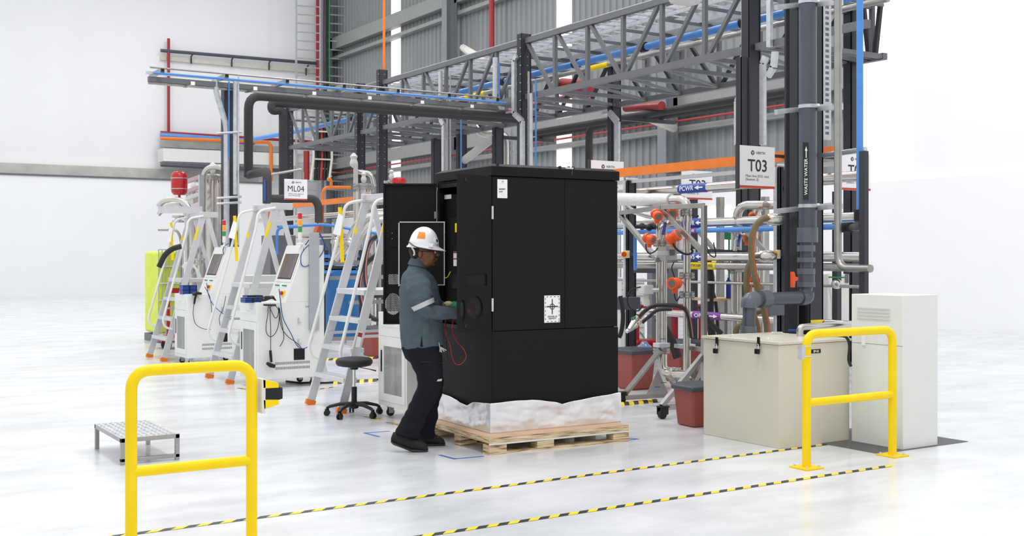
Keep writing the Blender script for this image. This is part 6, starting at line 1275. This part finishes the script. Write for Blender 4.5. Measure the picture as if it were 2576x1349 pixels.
def conduit(pts, x, w_, label, mt='galv'):
    P = [onX(a, b, x) for a, b in pts]; m = MB()
    for a, b in zip(P, P[1:]): m.beam(a, b, .05, w_, up=(0, 1, 0))
    single('conduit', m, M[mt], label, 'conduit')
conduit([(1300, 140), (1293, 152), (1293, 285), (1314, 305), (1314, 1000)], 10.505, .09, 'kinked galvanised trunking left of the centre post'); conduit([(1108, 180), (1108, 300), (1116, 315), (1116, 900)], 10.57, .09, 'kinked galvanised trunking down the middle truss bay')
conduit([(1520, 285), (1533, 283), (1553, 307), (1553, 900)], 12.45, .12, 'kinked galvanised trunking behind the white sign'); conduit([(1872, 0), (1872, 125)], 10.57, .06, 'galvanised channel left of the tall post')
conduit([(1936, 0), (1936, 118)], 10.57, .07, 'galvanised channel right of the tall post'); conduit([(1853, 365), (1853, 255), (1862, 235)], 10.45, .05, 'slim galvanised channel kinked above the T03 sign'); conduit([(1926, 142), (1919, 160), (1919, 365)], 10.5, .08, 'wide galvanised channel above the right side of the T03 sign')
conduit([(1950, 130), (1946, 170), (1932, 192)], 10.5, .08, 'short curved galvanised offcut beside the tall post')
for i, (px, y0, y1, x, r, mt) in enumerate(((1160, 280, 880, 10.59, .014, 'blue'), (1348, 200, 880, 10.59, .014, 'blue'), (1256, 160, 250, 10.59, .014, 'blue'), (1125, 240, 880, 10.59, .018, 'ssd'), (1133, 185, 880, 10.59, .016, 'ssd'), (1330, 180, 880, 10.52, .02, 'ssd'), (1336, 235, 880, 10.5, .03, 'galv'), (1246, 145, 245, 10.56, .05, 'galv'))):
    single('drop_pipe', MB().tube([onX(px, y0, x), onX(px, y1, x)], r, 8), M[mt], ['thin blue drop pipe above the left part of the cabinet', 'thin blue drop pipe right of the centre post', 'short blue drop pipe in the middle truss bay', 'thin steel drop pipe right of the kinked trunking in the middle bay', 'second thin steel drop pipe in the middle truss bay', 'thin steel drop pipe on the centre post', 'wider steel drop pipe on the centre post', 'short white upright channel in the middle truss bay'][i], 'pipe')
# silver ducts
t = thing('silver_duct', 'shiny foil-clad duct bending down behind the cabinet', 'duct', AD(1272, 420, 24)); D_ = 25.5
build('duct', MB().tube(bend([AD(1196, 318, D_), AD(1212, 335, D_), AD(1268, 338, D_), AD(1272, 360, D_), AD(1272, 824, D_)], .25, 7), .1, 18), M['ss'], t)
single('silver_duct', MB().tube([AD(1299, 320, 25), AD(1299, 813, 25)], .13, 16), M['galv'], 'straight silver duct standing behind the cabinet', 'duct')
single('brace_tube', MB().tube([AD(1166, 405, 25.2), AD(1250, 340, 23.9)], .09, 12), M['concrete'], 'pale diagonal brace between the rear posts', 'brace')
# ---- overhead line along X towards the left
YL = 16.85; xl = 4.42; xr = onY(1250, 240, YL).x
zl = lambda px, py: onY(px, py, YL).z
t = thing('overhead_line', 'grey overhead support line crossing from the left to the truss', 'support line', (6, YL, 4))
build('beam', MB().box((xl, YL-.04, zl(404, 208)), (xr, YL+.04, zl(404, 195))), M['steelgrey'], t)
build('channel', MB().box((xl, YL+.08, zl(404, 186)), (xr, YL+.14, zl(404, 179))), M['alu'], t); build('top_tube', MB().tube([(xl, YL-.1, zl(404, 174)), (xr, YL-.1, zl(404, 174))], .014, 8), M['ssd'], t)
build('lower_channel', MB().box((xl, YL-.02, zl(404, 214)), (xr, YL+.02, zl(404, 209))), M['ssd'], t)
k = xl+.12; i = 0
while k < xr:
    b_ = build('bracket', MB().box((k-.03, YL-.32, zl(404, 190)), (k+.03, YL+.3, zl(404, 180))), M['ssd'], t); build('bracket_end', MB().box((k-.025, YL-.324, zl(404, 189)), (k+.025, YL-.32, zl(404, 181))), M['blackdk'], b_)
    b_ = build('bracket', MB().box((k+.42, YL-.32, zl(404, 214)), (k+.46, YL+.1, zl(404, 209))), M['ssd'], t); build('bracket_end', MB().box((k+.41, YL-.326, zl(404, 216)), (k+.47, YL-.32, zl(404, 207))), M['paper'], b_)
    k += .95
single('blue_pipe', MB().tube([(xl, YL-.3, zl(404, 193)+.0), (xr, YL-.3, zl(404, 193))], .017, 10), M['blue'], 'slim blue pipe along the overhead line', 'pipe')
c = AD(1722, 4, 14.5); single('high_bay_lamp', MB().lathe([(.02, .1), (.1, .07), (.2, .02), (.2, 0), (.02, -.01)], c, (.1, 0, 1), 20), M['offw'], 'white round lamp at the top of the right truss bay', 'lamp')
